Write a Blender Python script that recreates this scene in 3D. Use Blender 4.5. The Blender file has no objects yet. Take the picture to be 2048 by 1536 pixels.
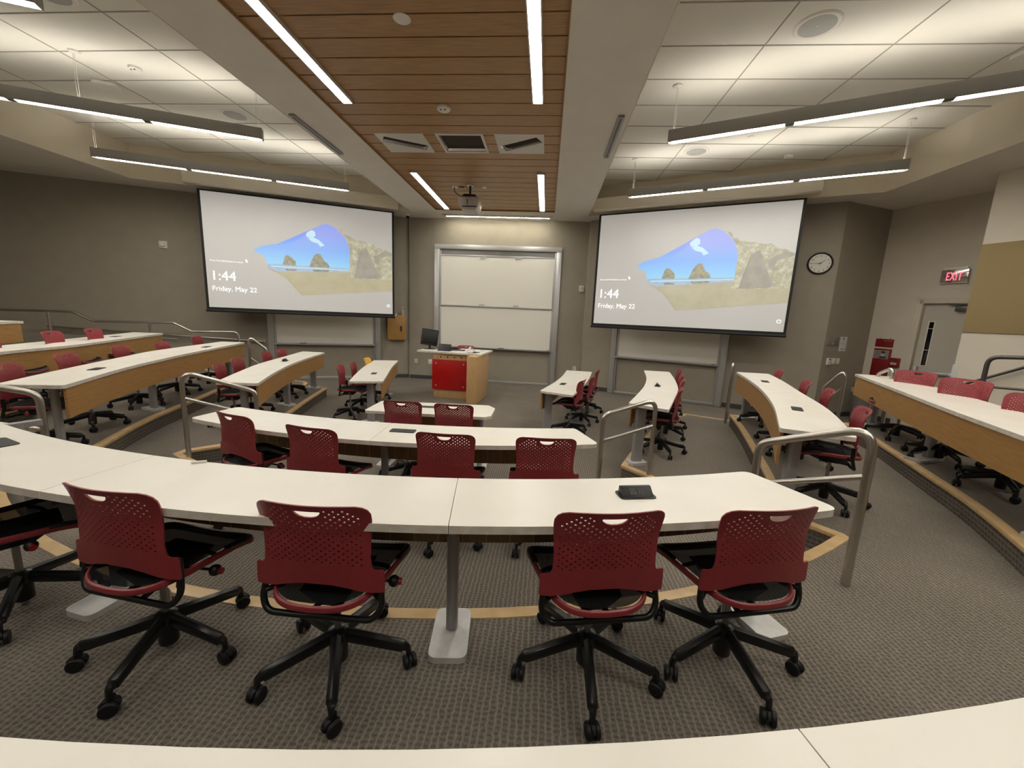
import bpy, bmesh, math, random
from mathutils import Vector, Matrix, Euler
random.seed(7)
PI = math.pi
R = math.radians
sc = bpy.context.scene
COL = sc.collection

# ------------------------------------------------------------------ helpers
def link(o, parent=None):
    COL.objects.link(o)
    if parent is not None:
        o.parent = parent
    return o

def props(o, label=None, cat=None, group=None, kind=None):
    if label: o['label'] = label
    if cat: o['category'] = cat
    if group: o['group'] = group
    if kind: o['kind'] = kind
    return o

def thing(name, label, cat, loc=(0, 0, 0), rz=0.0, group=None):
    o = bpy.data.objects.new(name, None)
    o.empty_display_size = 0.1
    o.location = loc
    o.rotation_euler = (0, 0, rz)
    link(o)
    return props(o, label, cat, group)

def fillet(pts, r, n=6, closed=False):
    pts = [Vector(p) for p in pts]
    out = []
    N = len(pts)
    for i, p in enumerate(pts):
        if not closed and (i == 0 or i == N - 1):
            out.append(p); continue
        a = pts[(i - 1) % N]; b = pts[(i + 1) % N]
        rr = r[i] if isinstance(r, (list, tuple)) else r
        da = (a - p); db = (b - p)
        if rr <= 0 or da.length < 1e-6 or db.length < 1e-6:
            out.append(p); continue
        ang = da.angle(db)
        if ang > PI - 0.02 or ang < 0.02:
            out.append(p); continue
        t = min(rr / math.tan(ang / 2), da.length * .49, db.length * .49)
        p0 = p + da.normalized() * t; p1 = p + db.normalized() * t
        for k in range(n + 1):
            u = k / n
            out.append(p0 * (1 - u) ** 2 + p * 2 * u * (1 - u) + p1 * u * u)
    return out

def catmull(pts, n=8):
    P = [Vector(p) for p in pts]
    P = [P[0] * 2 - P[1]] + P + [P[-1] * 2 - P[-2]]
    out = []
    for i in range(1, len(P) - 2):
        for k in range(n):
            t = k / n
            a, b, c, d = P[i - 1], P[i], P[i + 1], P[i + 2]
            out.append(.5 * ((2 * b) + (c - a) * t + (2 * a - 5 * b + 4 * c - d) * t * t + (-a + 3 * b - 3 * c + d) * t ** 3))
    out.append(P[-2])
    return out

class MB:
    def __init__(s):
        s.v = []; s.f = []; s.m = []; s.uv = None
    def add(s, verts, faces, mi=0, M=None):
        o = len(s.v)
        for q in verts:
            q = Vector(q)
            s.v.append(M @ q if M is not None else q)
        for f in faces:
            s.f.append([o + i for i in f]); s.m.append(mi)
        return s
    def box(s, c, d, mi=0, M=None, rz=None):
        x, y, z = d[0] / 2, d[1] / 2, d[2] / 2
        vs = [(-x, -y, -z), (x, -y, -z), (x, y, -z), (-x, y, -z), (-x, -y, z), (x, -y, z), (x, y, z), (-x, y, z)]
        T = Matrix.Translation(c)
        if rz is not None: T = T @ Matrix.Rotation(rz, 4, 'Z')
        if M is not None: T = M @ T
        return s.add(vs, [(0, 3, 2, 1), (4, 5, 6, 7), (0, 1, 5, 4), (1, 2, 6, 5), (2, 3, 7, 6), (3, 0, 4, 7)], mi, T)
    def cyl(s, a, b, r0, r1=None, n=16, mi=0, cap=True):
        a = Vector(a); b = Vector(b)
        if r1 is None: r1 = r0
        d = (b - a).normalized()
        x = d.orthogonal().normalized(); y = d.cross(x)
        vs = []; fs = []
        for k in range(n):
            w = x * math.cos(2 * PI * k / n) + y * math.sin(2 * PI * k / n)
            vs.append(a + w * r0); vs.append(b + w * r1)
        for k in range(n):
            j = (k + 1) % n
            fs.append((2 * k, 2 * j, 2 * j + 1, 2 * k + 1))
        if cap:
            fs.append([2 * k for k in range(n)][::-1]); fs.append([2 * k + 1 for k in range(n)])
        return s.add(vs, fs, mi)
    def tube(s, path, r, n=10, closed=False, mi=0, rfun=None, flat=None):
        P = [Vector(p) for p in path]
        N = len(P)
        if N < 2: return s
        T = []
        for i in range(N):
            if closed: t = P[(i + 1) % N] - P[(i - 1) % N]
            elif i == 0: t = P[1] - P[0]
            elif i == N - 1: t = P[-1] - P[-2]
            else: t = (P[i + 1] - P[i]).normalized() + (P[i] - P[i - 1]).normalized()
            T.append(t.normalized() if t.length > 1e-9 else Vector((0, 0, 1)))
        x = T[0].orthogonal().normalized()
        if flat is not None:
            x = (Vector(flat) - T[0] * Vector(flat).dot(T[0])).normalized()
        vs = []; fs = []
        for i in range(N):
            x = (x - T[i] * x.dot(T[i]))
            x = x.normalized() if x.length > 1e-6 else T[i].orthogonal().normalized()
            y = T[i].cross(x)
            rr = r if rfun is None else rfun(i / (N - 1))
            ra, rb = rr if isinstance(rr, tuple) else (rr, rr)
            for k in range(n):
                a = 2 * PI * k / n
                vs.append(P[i] + x * math.cos(a) * ra + y * math.sin(a) * rb)
        for i in range(N if closed else N - 1):
            j = (i + 1) % N
            for k in range(n):
                l = (k + 1) % n
                fs.append((i * n + k, i * n + l, j * n + l, j * n + k))
        if not closed:
            fs.append(list(range(n))[::-1]); fs.append([(N - 1) * n + k for k in range(n)])
        return s.add(vs, fs, mi)
    def prism(s, poly, z0, z1, mi=0, M=None, mside=None):
        N = len(poly)
        A = sum(poly[i][0] * poly[(i + 1) % N][1] - poly[(i + 1) % N][0] * poly[i][1] for i in range(N))
        if A < 0: poly = list(poly)[::-1]
        vs = [(p[0], p[1], z0) for p in poly] + [(p[0], p[1], z1) for p in poly]
        s.add(vs, [list(range(N))[::-1], [N + i for i in range(N)]], mi, M)
        s.add(vs, [(i, (i + 1) % N, N + (i + 1) % N, N + i) for i in range(N)], mi if mside is None else mside, M)
        return s
    def lathe(s, prof, n=24, mi=0, M=None):
        vs = []; fs = []
        K = len(prof)
        for k in range(n):
            a = 2 * PI * k / n
            for r, z in prof: vs.append((r * math.cos(a), r * math.sin(a), z))
        for k in range(n):
            j = (k + 1) % n
            for i in range(K - 1):
                fs.append((k * K + i, j * K + i, j * K + i + 1, k * K + i + 1))
        return s.add(vs, fs, mi, M)
    def sphere(s, c, r, mi=0, n=12, sc_=(1, 1, 1)):
        prof = [(max(1e-4, r * math.sin(PI * k / n)), -r * math.cos(PI * k / n)) for k in range(n + 1)]
        return s.lathe(prof, n * 2, mi, Matrix.Translation(c) @ Matrix.Diagonal((*sc_, 1)))
    def quad(s, a, b, c, d, mi=0):
        return s.add([a, b, c, d], [(0, 1, 2, 3)], mi)
    def build(s, name, mats, parent=None, bevel=0.0, seg=2, smooth=True, ang=38, loc=None, weld=False):
        me = bpy.data.meshes.new(name)
        me.from_pydata([tuple(v) for v in s.v], [], s.f)
        if not isinstance(mats, (list, tuple)): mats = [mats]
        for m in mats: me.materials.append(m)
        for p, mi in zip(me.polygons, s.m): p.material_index = mi
        bm = bmesh.new(); bm.from_mesh(me)
        if weld: bmesh.ops.remove_doubles(bm, verts=bm.verts, dist=1e-5)
        bmesh.ops.recalc_face_normals(bm, faces=bm.faces)
        if bevel > 0:
            es = [e for e in bm.edges if len(e.link_faces) == 2 and e.calc_face_angle(0) > R(35)]
            bmesh.ops.bevel(bm, geom=es, offset=bevel, segments=seg, profile=.5, affect='EDGES', clamp_overlap=True)
        bm.to_mesh(me); bm.free()
        if smooth:
            me.shade_smooth(); me.set_sharp_from_angle(angle=R(ang))
        o = bpy.data.objects.new(name, me)
        if loc is not None: o.location = loc
        return link(o, parent)

def single(mb, name, mats, label, cat, origin=None, group=None, **kw):
    """a thing that is one mesh, its origin at `origin`"""
    if origin is not None:
        og = Vector(origin)
        mb.v = [v - og for v in mb.v]
    o = mb.build(name, mats, None, loc=origin, **kw)
    return props(o, label, cat, group)

def struct(mb, name, mats, parent=None, **kw):
    o = mb.build(name, mats, parent, **kw)
    if parent is None: o['kind'] = 'structure'
    return o

def text_mesh(s, size, font_extrude=.0006, align='LEFT', bold=0.0, space=1.0):
    cu = bpy.data.curves.new('lettering', 'FONT')
    cu.body = s; cu.size = size; cu.extrude = font_extrude; cu.align_x = align; cu.offset = bold
    cu.resolution_u = 3; cu.space_character = space
    o = bpy.data.objects.new('lettering', cu)
    COL.objects.link(o)
    me = bpy.data.meshes.new_from_object(o.evaluated_get(bpy.context.evaluated_depsgraph_get()))
    bpy.data.objects.remove(o); bpy.data.curves.remove(cu)
    vs = [v.co.copy() for v in me.vertices]; fs = [list(p.vertices) for p in me.polygons]
    bpy.data.meshes.remove(me)
    return vs, fs

# ------------------------------------------------------------------ materials
def mat(name, col, rough=.5, metal=0.0, spec=.5, coat=0.0):
    m = bpy.data.materials.new(name); m.use_nodes = True
    b = m.node_tree.nodes['Principled BSDF']
    b.inputs['Base Color'].default_value = (*col, 1)
    b.inputs['Roughness'].default_value = rough
    b.inputs['Metallic'].default_value = metal
    b.inputs['Specular IOR Level'].default_value = spec
    b.inputs['Coat Weight'].default_value = coat
    return m

def nodes(m):
    return m.node_tree.nodes, m.node_tree.links, m.node_tree.nodes['Principled BSDF']

def noise_col(m, c1, c2, scale, detail=3, coords='Object', stretch=(1, 1, 1), bump=0.0, rough_var=0, lo=.35, hi=.65):
    n, l, b = nodes(m)
    tc = n.new('ShaderNodeTexCoord'); mp = n.new('ShaderNodeMapping'); mp.inputs['Scale'].default_value = stretch
    nz = n.new('ShaderNodeTexNoise'); nz.inputs['Scale'].default_value = scale; nz.inputs['Detail'].default_value = detail
    rp = n.new('ShaderNodeValToRGB'); rp.color_ramp.elements[0].color = (*c1, 1); rp.color_ramp.elements[1].color = (*c2, 1)
    rp.color_ramp.elements[0].position = lo; rp.color_ramp.elements[1].position = hi
    l.new(tc.outputs[coords], mp.inputs[0]); l.new(mp.outputs[0], nz.inputs['Vector'])
    l.new(nz.outputs['Fac'], rp.inputs[0]); l.new(rp.outputs[0], b.inputs['Base Color'])
    if bump:
        bp = n.new('ShaderNodeBump'); bp.inputs['Strength'].default_value = bump; bp.inputs['Distance'].default_value = .002
        l.new(nz.outputs['Fac'], bp.inputs['Height']); l.new(bp.outputs[0], b.inputs['Normal'])
    return m

def emit(name, col, strength):
    m = bpy.data.materials.new(name); m.use_nodes = True
    b = m.node_tree.nodes['Principled BSDF']
    b.inputs['Base Color'].default_value = (.8, .8, .8, 1)
    b.inputs['Emission Color'].default_value = (*col, 1)
    b.inputs['Emission Strength'].default_value = strength
    return m

M = {}
M['white_top'] = noise_col(mat('laminate_white', (.80, .77, .70), .33, spec=.45), (.79, .755, .685), (.83, .80, .735), 3, 2)
M['top_edge'] = noise_col(mat('laminate_edge', (.6, .56, .5), .5), (.56, .52, .46), (.68, .64, .58), 18, 4)
M['maple'] = noise_col(mat('maple_veneer', (.5, .3, .12), .42), (.33, .176, .058), (.39, .215, .074), 6, 5, stretch=(1, 1, 9))
M['maple_side'] = noise_col(mat('maple_kerfed', (.3, .2, .1), .6), (.21, .14, .07), (.26, .175, .09), 6, 5, stretch=(6, 6, 1))
M['maple_light'] = noise_col(mat('maple_light', (.55, .36, .16), .4), (.52, .325, .145), (.60, .39, .18), 5, 5, stretch=(7, 7, 1))
M['oak_box'] = noise_col(mat('oak_cabinet', (.4, .2, .06), .45), (.36, .19, .055), (.44, .235, .075), 6, 5, stretch=(8, 8, 1))
M['nosing'] = noise_col(mat('oak_nosing', (.5, .34, .17), .38), (.47, .315, .155), (.58, .41, .215), 9, 4)
M['red'] = noise_col(mat('chair_red', (.16, .014, .02), .38), (.235, .026, .033), (.26, .031, .038), 30, 2)
M['yellow'] = mat('chair_yellow', (.78, .45, .05), .4)
M['black'] = mat('black_plastic', (.006, .006, .007), .42)
M['blackmetal'] = mat('black_metal', (.006, .006, .0065), .30, 0, .45, .0)
M['caster'] = mat('caster_black', (.006, .006, .007), .5, spec=.35)
M['gascol'] = mat('gas_column', (.32, .31, .30), .35, .9)
M['redknob'] = mat('knob_red', (.35, .01, .02), .4)
M['legmetal'] = mat('leg_silver', (.34, .335, .34), .42, .35)
M['footmetal'] = noise_col(mat('foot_silver', (.5, .5, .5), .45, .2), (.50, .49, .48), (.58, .57, .56), 14, 3)
M['steel'] = mat('brushed_steel', (.55, .52, .48), .30, 1.0)
M['darksteel'] = mat('dark_steel', (.13, .12, .12), .4, .8)
M['alum'] = mat('aluminium', (.52, .52, .53), .38, .55)
M['board'] = mat('whiteboard', (.80, .775, .71), .22, spec=.5)
M['board_dark'] = mat('whiteboard_back', (.30, .29, .27), .4)
M['rubber'] = mat('base_rubber', (.055, .055, .055), .6)
M['wall_gray'] = noise_col(mat('paint_taupe', (.19, .165, .13), .75), (.315, .280, .230), (.332, .296, .243), 4, 2)
M['wall_cream'] = noise_col(mat('paint_cream', (.60, .54, .46), .7), (.59, .535, .455), (.62, .56, .475), 3, 2)
M['wall_white'] = noise_col(mat('paint_white', (.72, .66, .57), .7), (.71, .65, .56), (.74, .68, .585), 3, 2)
M['acoustic'] = noise_col(mat('fabric_tan', (.33, .25, .12), .9), (.33, .25, .125), (.36, .275, .14), 120, 3)
M['soffit'] = noise_col(mat('paint_soffit', (.70, .65, .58), .8), (.71, .675, .62), (.74, .70, .64), 3, 2)
M['fascia'] = mat('paint_fascia', (.76, .69, .56), .8)
M['plate'] = mat('plate_white', (.75, .72, .66), .4)
M['plate_gray'] = mat('plate_gray', (.22, .2, .2), .5)
M['paper'] = mat('paper_white', (.72, .70, .72), .7)
M['signred'] = mat('sign_red', (.20, .006, .010), .35)
M['boardred'] = noise_col(mat('panel_red', (.42, .004, .005), .3), (.40, .004, .005), (.44, .006, .007), 8, 3)
M['ink'] = mat('ink_dark', (.02, .02, .02), .6)
M['fixture'] = mat('fixture_gray', (.33, .325, .31), .5, .2)
M['fixture_dark'] = mat('fixture_joint', (.10, .095, .09), .5, .3)
M['white_plastic'] = mat('plastic_white', (.78, .75, .70), .4)
M['screen_case'] = mat('screen_case', (.74, .69, .58), .6)
M['grille'] = noise_col(mat('speaker_grille', (.42, .42, .39), .6), (.38, .38, .355), (.46, .46, .43), 300, 1)
M['projector'] = mat('projector_shell', (.48, .44, .41), .35)
M['mirror'] = mat('reflector', (.72, .72, .72), .14, .95)
M['panelwhite'] = mat('light_plate', (.62, .60, .56), .5)
M['doorpaint'] = mat('door_paint', (.50, .47, .41), .5)
M['bin'] = mat('bin_gray', (.12, .115, .105), .6)
M['liner'] = mat('bin_liner', (.42, .41, .40), .35)
M['glassdark'] = mat('door_glass', (.012, .012, .014), .06, spec=.8)
M['lamp'] = emit('lamp_lens', (1, .945, .835), 47.0)
M['lamp_up'] = emit('lamp_upper_lens', (1, .945, .835), 16.5)
M['lamp_wood'] = emit('recessed_lens', (1, .97, .87), 33.0)
M['wash'] = emit('wash_lens', (1, .95, .76), 120.0)
M['spot'] = emit('spot_lamp', (1, .93, .75), 25.0)
M['exitred'] = emit('exit_letters', (1, .02, .10), 1.2)
M['exitface'] = mat('exit_face', (.55, .5, .5), .12, .8)

# slatted wood ceiling
m = M['slat'] = mat('ceiling_slats', (.42, .23, .09), .45)
noise_col(m, (.31, .168, .066), (.40, .228, .095), 3.5, 6, stretch=(1, 14, 1))
M['slatgap'] = mat('slat_gap', (.03, .017, .008), .8)

# ceiling tile
m = M['tile'] = mat('ceiling_tile', (.78, .75, .68), .85)
n, l, b = nodes(m)
tc = n.new('ShaderNodeTexCoord'); nz = n.new('ShaderNodeTexNoise'); nz.inputs['Scale'].default_value = 90; nz.inputs['Detail'].default_value = 4
bp = n.new('ShaderNodeBump'); bp.inputs['Strength'].default_value = .12; bp.inputs['Distance'].default_value = .002
l.new(tc.outputs['Object'], nz.inputs['Vector']); l.new(nz.outputs['Fac'], bp.inputs['Height']); l.new(bp.outputs[0], b.inputs['Normal'])
M['tgrid'] = mat('ceiling_grid', (.38, .36, .32), .7)

# carpet: ribbed loop pile in rows, broken into stitches
def carpet(name, dark, light, axis):
    m = mat(name, light, .95, spec=.1)
    n, l, b = nodes(m)
    tc = n.new('ShaderNodeTexCoord')
    sx = n.new('ShaderNodeSeparateXYZ'); l.new(tc.outputs['Object'], sx.inputs[0])
    row, along = ('X', 'Y') if axis == 'x' else ('Z', 'X')
    def math_(op, a, b_=None, c=None):
        q = n.new('ShaderNodeMath'); q.operation = op
        for i, v in enumerate((a, b_, c)):
            if v is None: continue
            if isinstance(v, (int, float)): q.inputs[i].default_value = v
            else: l.new(v, q.inputs[i])
        return q.outputs[0]
    P = .027 if axis == 'x' else .036
    wob = n.new('ShaderNodeTexNoise'); wob.inputs['Scale'].default_value = 35; wob.inputs['Detail'].default_value = 2
    l.new(tc.outputs['Object'], wob.inputs['Vector'])
    xr = math_('ADD', math_('MULTIPLY', sx.outputs[row], 1 / P), math_('MULTIPLY', math_('SUBTRACT', wob.outputs['Fac'], .5), .8))
    fr = math_('FRACT', xr)
    tri = math_('ABSOLUTE', math_('SUBTRACT', math_('MULTIPLY', fr, 2), 1))      # 0 in row centre, 1 in the line between rows
    idx = math_('FLOOR', xr)
    hop = math_('FRACT', math_('MULTIPLY', math_('SINE', math_('MULTIPLY', idx, 12.9898)), 437.5))
    yr = math_('FRACT', math_('ADD', math_('MULTIPLY', sx.outputs[along], 1 / .021), hop))
    dash = math_('ABSOLUTE', math_('SUBTRACT', math_('MULTIPLY', yr, 2), 1))
    fine = n.new('ShaderNodeTexNoise'); fine.inputs['Scale'].default_value = 420; fine.inputs['Detail'].default_value = 2
    l.new(tc.outputs['Object'], fine.inputs['Vector'])
    line = math_('SMOOTH_MIN', math_('POWER', tri, 3), 1, .1)
    st = math_('MULTIPLY', math_('SUBTRACT', 1, math_('POWER', tri, 2)), dash)
    v = math_('ADD', math_('MULTIPLY', line, .55), math_('ADD', math_('MULTIPLY', st, .26), math_('MULTIPLY', math_('SUBTRACT', fine.outputs['Fac'], .38), 1.1)))
    big = n.new('ShaderNodeTexNoise'); big.inputs['Scale'].default_value = 1.3; big.inputs['Detail'].default_value = 3
    l.new(tc.outputs['Object'], big.inputs['Vector'])
    v = math_('ADD', v, math_('MULTIPLY', math_('SUBTRACT', big.outputs['Fac'], .5), .25))
    rp = n.new('ShaderNodeValToRGB'); rp.color_ramp.elements[0].color = (*dark, 1); rp.color_ramp.elements[1].color = (*light, 1)
    rp.color_ramp.elements[0].position = .0; rp.color_ramp.elements[1].position = .95
    l.new(v, rp.inputs[0]); l.new(rp.outputs[0], b.inputs['Base Color'])
    bp = n.new('ShaderNodeBump'); bp.inputs['Strength'].default_value = .55; bp.inputs['Distance'].default_value = .004
    l.new(v, bp.inputs['Height']); l.new(bp.outputs[0], b.inputs['Normal'])
    return m
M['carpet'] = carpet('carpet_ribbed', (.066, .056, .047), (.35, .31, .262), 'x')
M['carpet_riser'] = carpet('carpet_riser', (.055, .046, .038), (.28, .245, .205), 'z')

# see-through black mesh of the seat
m = M['mesh'] = mat('seat_mesh', (.004, .004, .0045), .85, spec=.15)
n, l, b = nodes(m)
tc = n.new('ShaderNodeTexCoord'); ck = n.new('ShaderNodeTexChecker'); ck.inputs['Scale'].default_value = 420
l.new(tc.outputs['Object'], ck.inputs['Vector'])
mth = n.new('ShaderNodeMath'); mth.operation = 'MULTIPLY_ADD'; mth.inputs[1].default_value = .14; mth.inputs[2].default_value = .86
l.new(ck.outputs['Fac'], mth.inputs[0]); l.new(mth.outputs[0], b.inputs['Alpha'])

# ------------------------------------------------------------------ camera
f_px = 800.0
Mr = [[0.9968, -0.0, 0], [0, 0, 0], [0, 0, 0]]
yaw, pit, rol = R(4.4533), R(9.7912), R(2.4632)
fw = Vector((-math.sin(yaw) * math.cos(pit), math.cos(yaw) * math.cos(pit), -math.sin(pit)))
rt = Vector((math.cos(yaw), math.sin(yaw), 0)); up = rt.cross(fw)
r2 = rt * math.cos(rol) + up * math.sin(rol); u2 = -rt * math.sin(rol) + up * math.cos(rol)
cam = bpy.data.cameras.new('camera'); cam.sensor_width = 36; cam.lens = f_px / 2048 * 36; cam.clip_start = .02
co = bpy.data.objects.new('camera', cam); COL.objects.link(co)
mw = Matrix.Identity(4)
for i in range(3):
    mw[i][0] = r2[i]; mw[i][1] = u2[i]; mw[i][2] = -fw[i]
mw[0][3], mw[1][3], mw[2][3] = 0, 0, 1.87
co.matrix_world = mw
sc.camera = co

# ------------------------------------------------------------------ room geometry
A24 = R(24); C24, S24 = math.cos(A24), math.sin(A24)
dL = Vector((C24, S24, 0)); nL = Vector((S24, -C24, 0))          # left wall: along, into the room
dR = Vector((C24, -S24, 0)); nR = Vector((-S24, -C24, 0))
pL = Vector((-3.76, 10.95, 0)); pR = Vector((1.0, 10.75, 0))
dS = Vector((math.cos(R(114)), math.sin(R(114)), 0)); nS = Vector((-dS.y, dS.x, 0))   # side walls on the right; nS points into the room
H_LOW, H_UP = 4.29, 4.92
T = [0.0, .185, .37, .54, .74]
def PL(s, off=0.0, z=0.0): return pL + dL * s + nL * off + Vector((0, 0, z))
def PR(s, off=0.0, z=0.0): return pR + dR * s + nR * off + Vector((0, 0, z))

C1 = Vector((5.66, 8.67, 0)); C2 = Vector((6.88, 9.21, 0)); D1 = Vector((7.60, 7.60, 0)); E1 = Vector((6.66, 7.09, 0))
D1 = C2 - dS * 1.95                      # end of door wall
# return wall runs from E1 along 24 deg to the door wall
E1d = E1 + Vector((C24, S24, 0)) * ((C2 - E1).dot(Vector((C24, S24, 0))))
F1 = E1 - dS * 12.5
LW = PL(-9.3); LB = Vector((-12.6, -4.6, 0)); RB = Vector((F1.x, -4.6, 0))

def wall(name, a, b, z0, z1, m, th=.12, side=1):
    """slab whose room face runs a -> b; thickness goes to the far side (left of a->b when side=1)"""
    d = (b - a).normalized(); nn = Vector((-d.y, d.x, 0)) * side
    mb = MB(); mb.prism([a, b, b + nn * th, a + nn * th], z0, z1)
    return struct(mb, name, m, smooth=False)

wall('wall_front', Vector((-3.76, 10.88, 0)), Vector((1.0, 10.88, 0)), 0, H_LOW, M['wall_gray'])
wall('wall_left', LW, PL(0), 0, H_LOW, M['wall_gray'])
wall('wall_right', PR(0), C1, 0, H_LOW, M['wall_gray'])
mb = MB(); mb.prism([(-3.76, 10.88), (-3.76, 10.95), (-3.80, 11.06), (-3.6, 11.06), (-3.6, 10.9)], 0, H_LOW); struct(mb, 'wall_left_front', M['wall_gray'], smooth=False)
mb = MB(); mb.prism([(.98, 10.88), (1.0, 10.75), (1.12, 10.75), (1.12, 11.0), (.9, 11.0)], 0, H_LOW); struct(mb, 'wall_right_front', M['wall_gray'], smooth=False)
wall('wall_alcove', C1, C2, 0, H_LOW, M['wall_gray'])
# door wall with an opening
dA, dB, DH = .74, 1.74, 2.48              # door opening measured from C2 along -dS
def PD(s, off=0.0, z=0.0): return C2 - dS * s + nS * off + Vector((0, 0, z))
mb = MB()
for a, b, z0, z1 in ((0, dA, 0, H_LOW), (dB, 2.2, 0, H_LOW), (dA, dB, DH, H_LOW)):
    mb.prism([PD(a), PD(b), PD(b, -.14), PD(a, -.14)], z0, z1)
struct(mb, 'wall_door', M['wall_cream'], smooth=False)
mb = MB(); mb.prism([E1 - nS * .13, E1d, E1d - dS * .12, E1 - nS * .13 - dS * .12], 0, H_LOW); struct(mb, 'wall_return', M['wall_cream'], smooth=False)
mb = MB(); mb.prism([E1 - dS * .02, F1, F1 - nS * .12, E1 - dS * .02 - nS * .12], 0, H_LOW); struct(mb, 'wall_side', M['wall_white'], smooth=False)
wall('wall_back', RB, LB, 0, H_LOW + .7, M['wall_cream'])
wall('wall_far_left', LB, LW, 0, H_LOW, M['wall_gray'])

# floor and tiers ---------------------------------------------------
outer = [(-12.6, -4.7), (11.9, -4.7), (9.0, 10.2), (6.9, 9.4), (5.7, 8.8), (1.1, 10.9), (-3.7, 11.0), (-12.4, 7.2)]
mb = MB(); mb.prism([(-13, -5), (12.5, -5), (12.5, 12), (-13, 12)], -.12, 0); struct(mb, 'floor', M['carpet'], smooth=False)

def arc(c, r, x0, x1, n=28):
    """lower arc of a circle from x0 to x1"""
    a0 = math.acos((x0 - c[0]) / r); a1 = math.acos((x1 - c[0]) / r)
    return [(c[0] + r * math.cos(a0 + (a1 - a0) * k / n), c[1] - r * math.sin(a0 + (a1 - a0) * k / n)) for k in range(n + 1)]

edges = {}
edges[1] = ([(-7.1, 9.35), (-6.3, 8.75), (-5.35, 8.5), (-5.0, 7.9), (-4.54, 7.95)], [(-4.54, 7.95), (-4.22, 6.7), (-3.98, 5.87), (-3.72, 5.0), (-3.55, 4.55)],
            [(-3.55, 4.55), (-4.0, 4.05)], arc((-1.35, 8.67), 5.4, -4.0, 1.36), [(1.36, 4.0), (1.2, 4.3), (.98, 4.57)],
            [(.98, 4.57), (1.25, 5.2), (1.62, 5.98), (2.02, 6.75), (2.68, 7.54)], [(2.68, 7.54), (3.28, 7.26), (5.3, 6.36), (6.4, 5.87)])
edges[2] = ([(-8.15, 8.85), (-7.3, 8.15), (-6.1, 7.65)], [(-6.1, 7.65), (-5.85, 7.0), (-5.55, 6.2), (-5.21, 5.24), (-4.93, 4.47), (-4.5, 3.59), (-4.3, 3.2)],
            [(-4.3, 3.2), (-4.62, 2.93)], arc((-1.19, 7.273), 5.538, -4.62, 2.23), [(2.23, 2.92), (1.98, 3.22)],
            [(1.98, 3.22), (2.31, 4.03), (2.64, 5.02), (2.95, 6.01), (3.18, 6.86)], [(3.18, 6.86), (3.5, 6.75), (4.9, 6.12), (6.9, 5.3)])
edges[3] = ([(-9.7, 8.1), (-8.7, 7.55), (-7.75, 7.35)], [(-7.75, 7.35), (-7.05, 5.9), (-6.6, 4.9), (-6.2, 4.17), (-6.06, 3.9), (-5.7, 3.05), (-5.5, 2.5)],
            [(-5.5, 2.5), (-5.8, 2.1)], arc((-1.05, 7.41), 7.0, -5.8, 3.28), [(3.28, 1.94), (3.0, 2.35)],
            [(3.0, 2.35), (3.43, 3.22), (3.68, 3.89), (4.08, 5.02), (4.23, 5.53), (4.32, 6.0)], [(4.32, 6.0), (4.7, 5.9), (5.6, 5.5), (7.3, 4.75)])
edges[4] = ([(-11.2, 7.4), (-9.9, 6.8), (-8.5, 6.4)], [(-8.5, 6.4), (-7.7, 4.6), (-7.1, 3.2), (-6.6, 2.1)],
            [(-6.6, 2.1), (-6.9, 1.5)], arc((-1.05, 7.41), 8.3, -6.9, 4.6), [(4.6, 1.28), (4.5, 1.9)],
            [(4.5, 1.9), (4.95, 3.1), (5.45, 4.3)], [(5.45, 4.3), (6.2, 3.95), (7.75, 3.3)])
tn = 0
for k in (1, 2, 3, 4):
    line = []
    for seg in edges[k]:
        pts = [Vector((p[0], p[1], 0)) for p in seg]
        if len(pts) > 3 and len(pts) < 12: pts = catmull(pts, 5)
        for p in pts:
            if not line or (p - line[-1]).length > 1e-4: line.append(p)
    # close around the back of the room
    back = {1: [(11.5, -4.6), (-12.5, -4.6), (-12.2, 7.2)], 2: [(11.5, -4.6), (-12.5, -4.6), (-12.2, 7.2)],
            3: [(11.5, -4.6), (-12.5, -4.6), (-12.2, 7.2)], 4: [(11.5, -4.6), (-12.5, -4.6), (-12.2, 7.0)]}[k]
    # side wall line keeps the platform inside the room
    yr = line[-1].y
    poly = line + [Vector((p[0], p[1], 0)) for p in ((F1.x - .02, -4.58), (-12.55, -4.58), (-12.3, 7.0))]
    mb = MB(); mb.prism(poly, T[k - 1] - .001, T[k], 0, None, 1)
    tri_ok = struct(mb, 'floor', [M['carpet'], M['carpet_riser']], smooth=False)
    # wooden nosing along the front edge
    prof = [(-.004, -.034), (.010, -.030), (.014, -.012), (.010, 0.001), (.002, .004), (-.062, .004), (-.066, -.002)]
    N = len(line); vs = []; fs = []
    for i, p in enumerate(line):
        a = line[max(0, i - 1)]; c = line[min(N - 1, i + 1)]
        t1 = (p - a).normalized() if i > 0 else (c - p).normalized()
        t2 = (c - p).normalized() if i < N - 1 else t1
        nn = Vector((-(t1.y + t2.y), t1.x + t2.x, 0))
        nn = nn.normalized() if nn.length > .05 else Vector((-t1.y, t1.x, 0))
        k2 = 1 / max(.42, nn.dot(Vector((-t1.y, t1.x, 0))))
        for u, z in prof: vs.append(p + nn * u * k2 + Vector((0, 0, T[k] + z)))
    K = len(prof)
    for i in range(N - 1):
        for j in range(K):
            j2 = (j + 1) % K
            fs.append((i * K + j, (i + 1) * K + j, (i + 1) * K + j2, i * K + j2))
    fs.append(list(range(K))); fs.append([(N - 1) * K + j for j in range(K)])
    mb = MB(); mb.add(vs, fs)
    struct(mb, 'trim_%d' % k, M['nosing'], ang=50)

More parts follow.
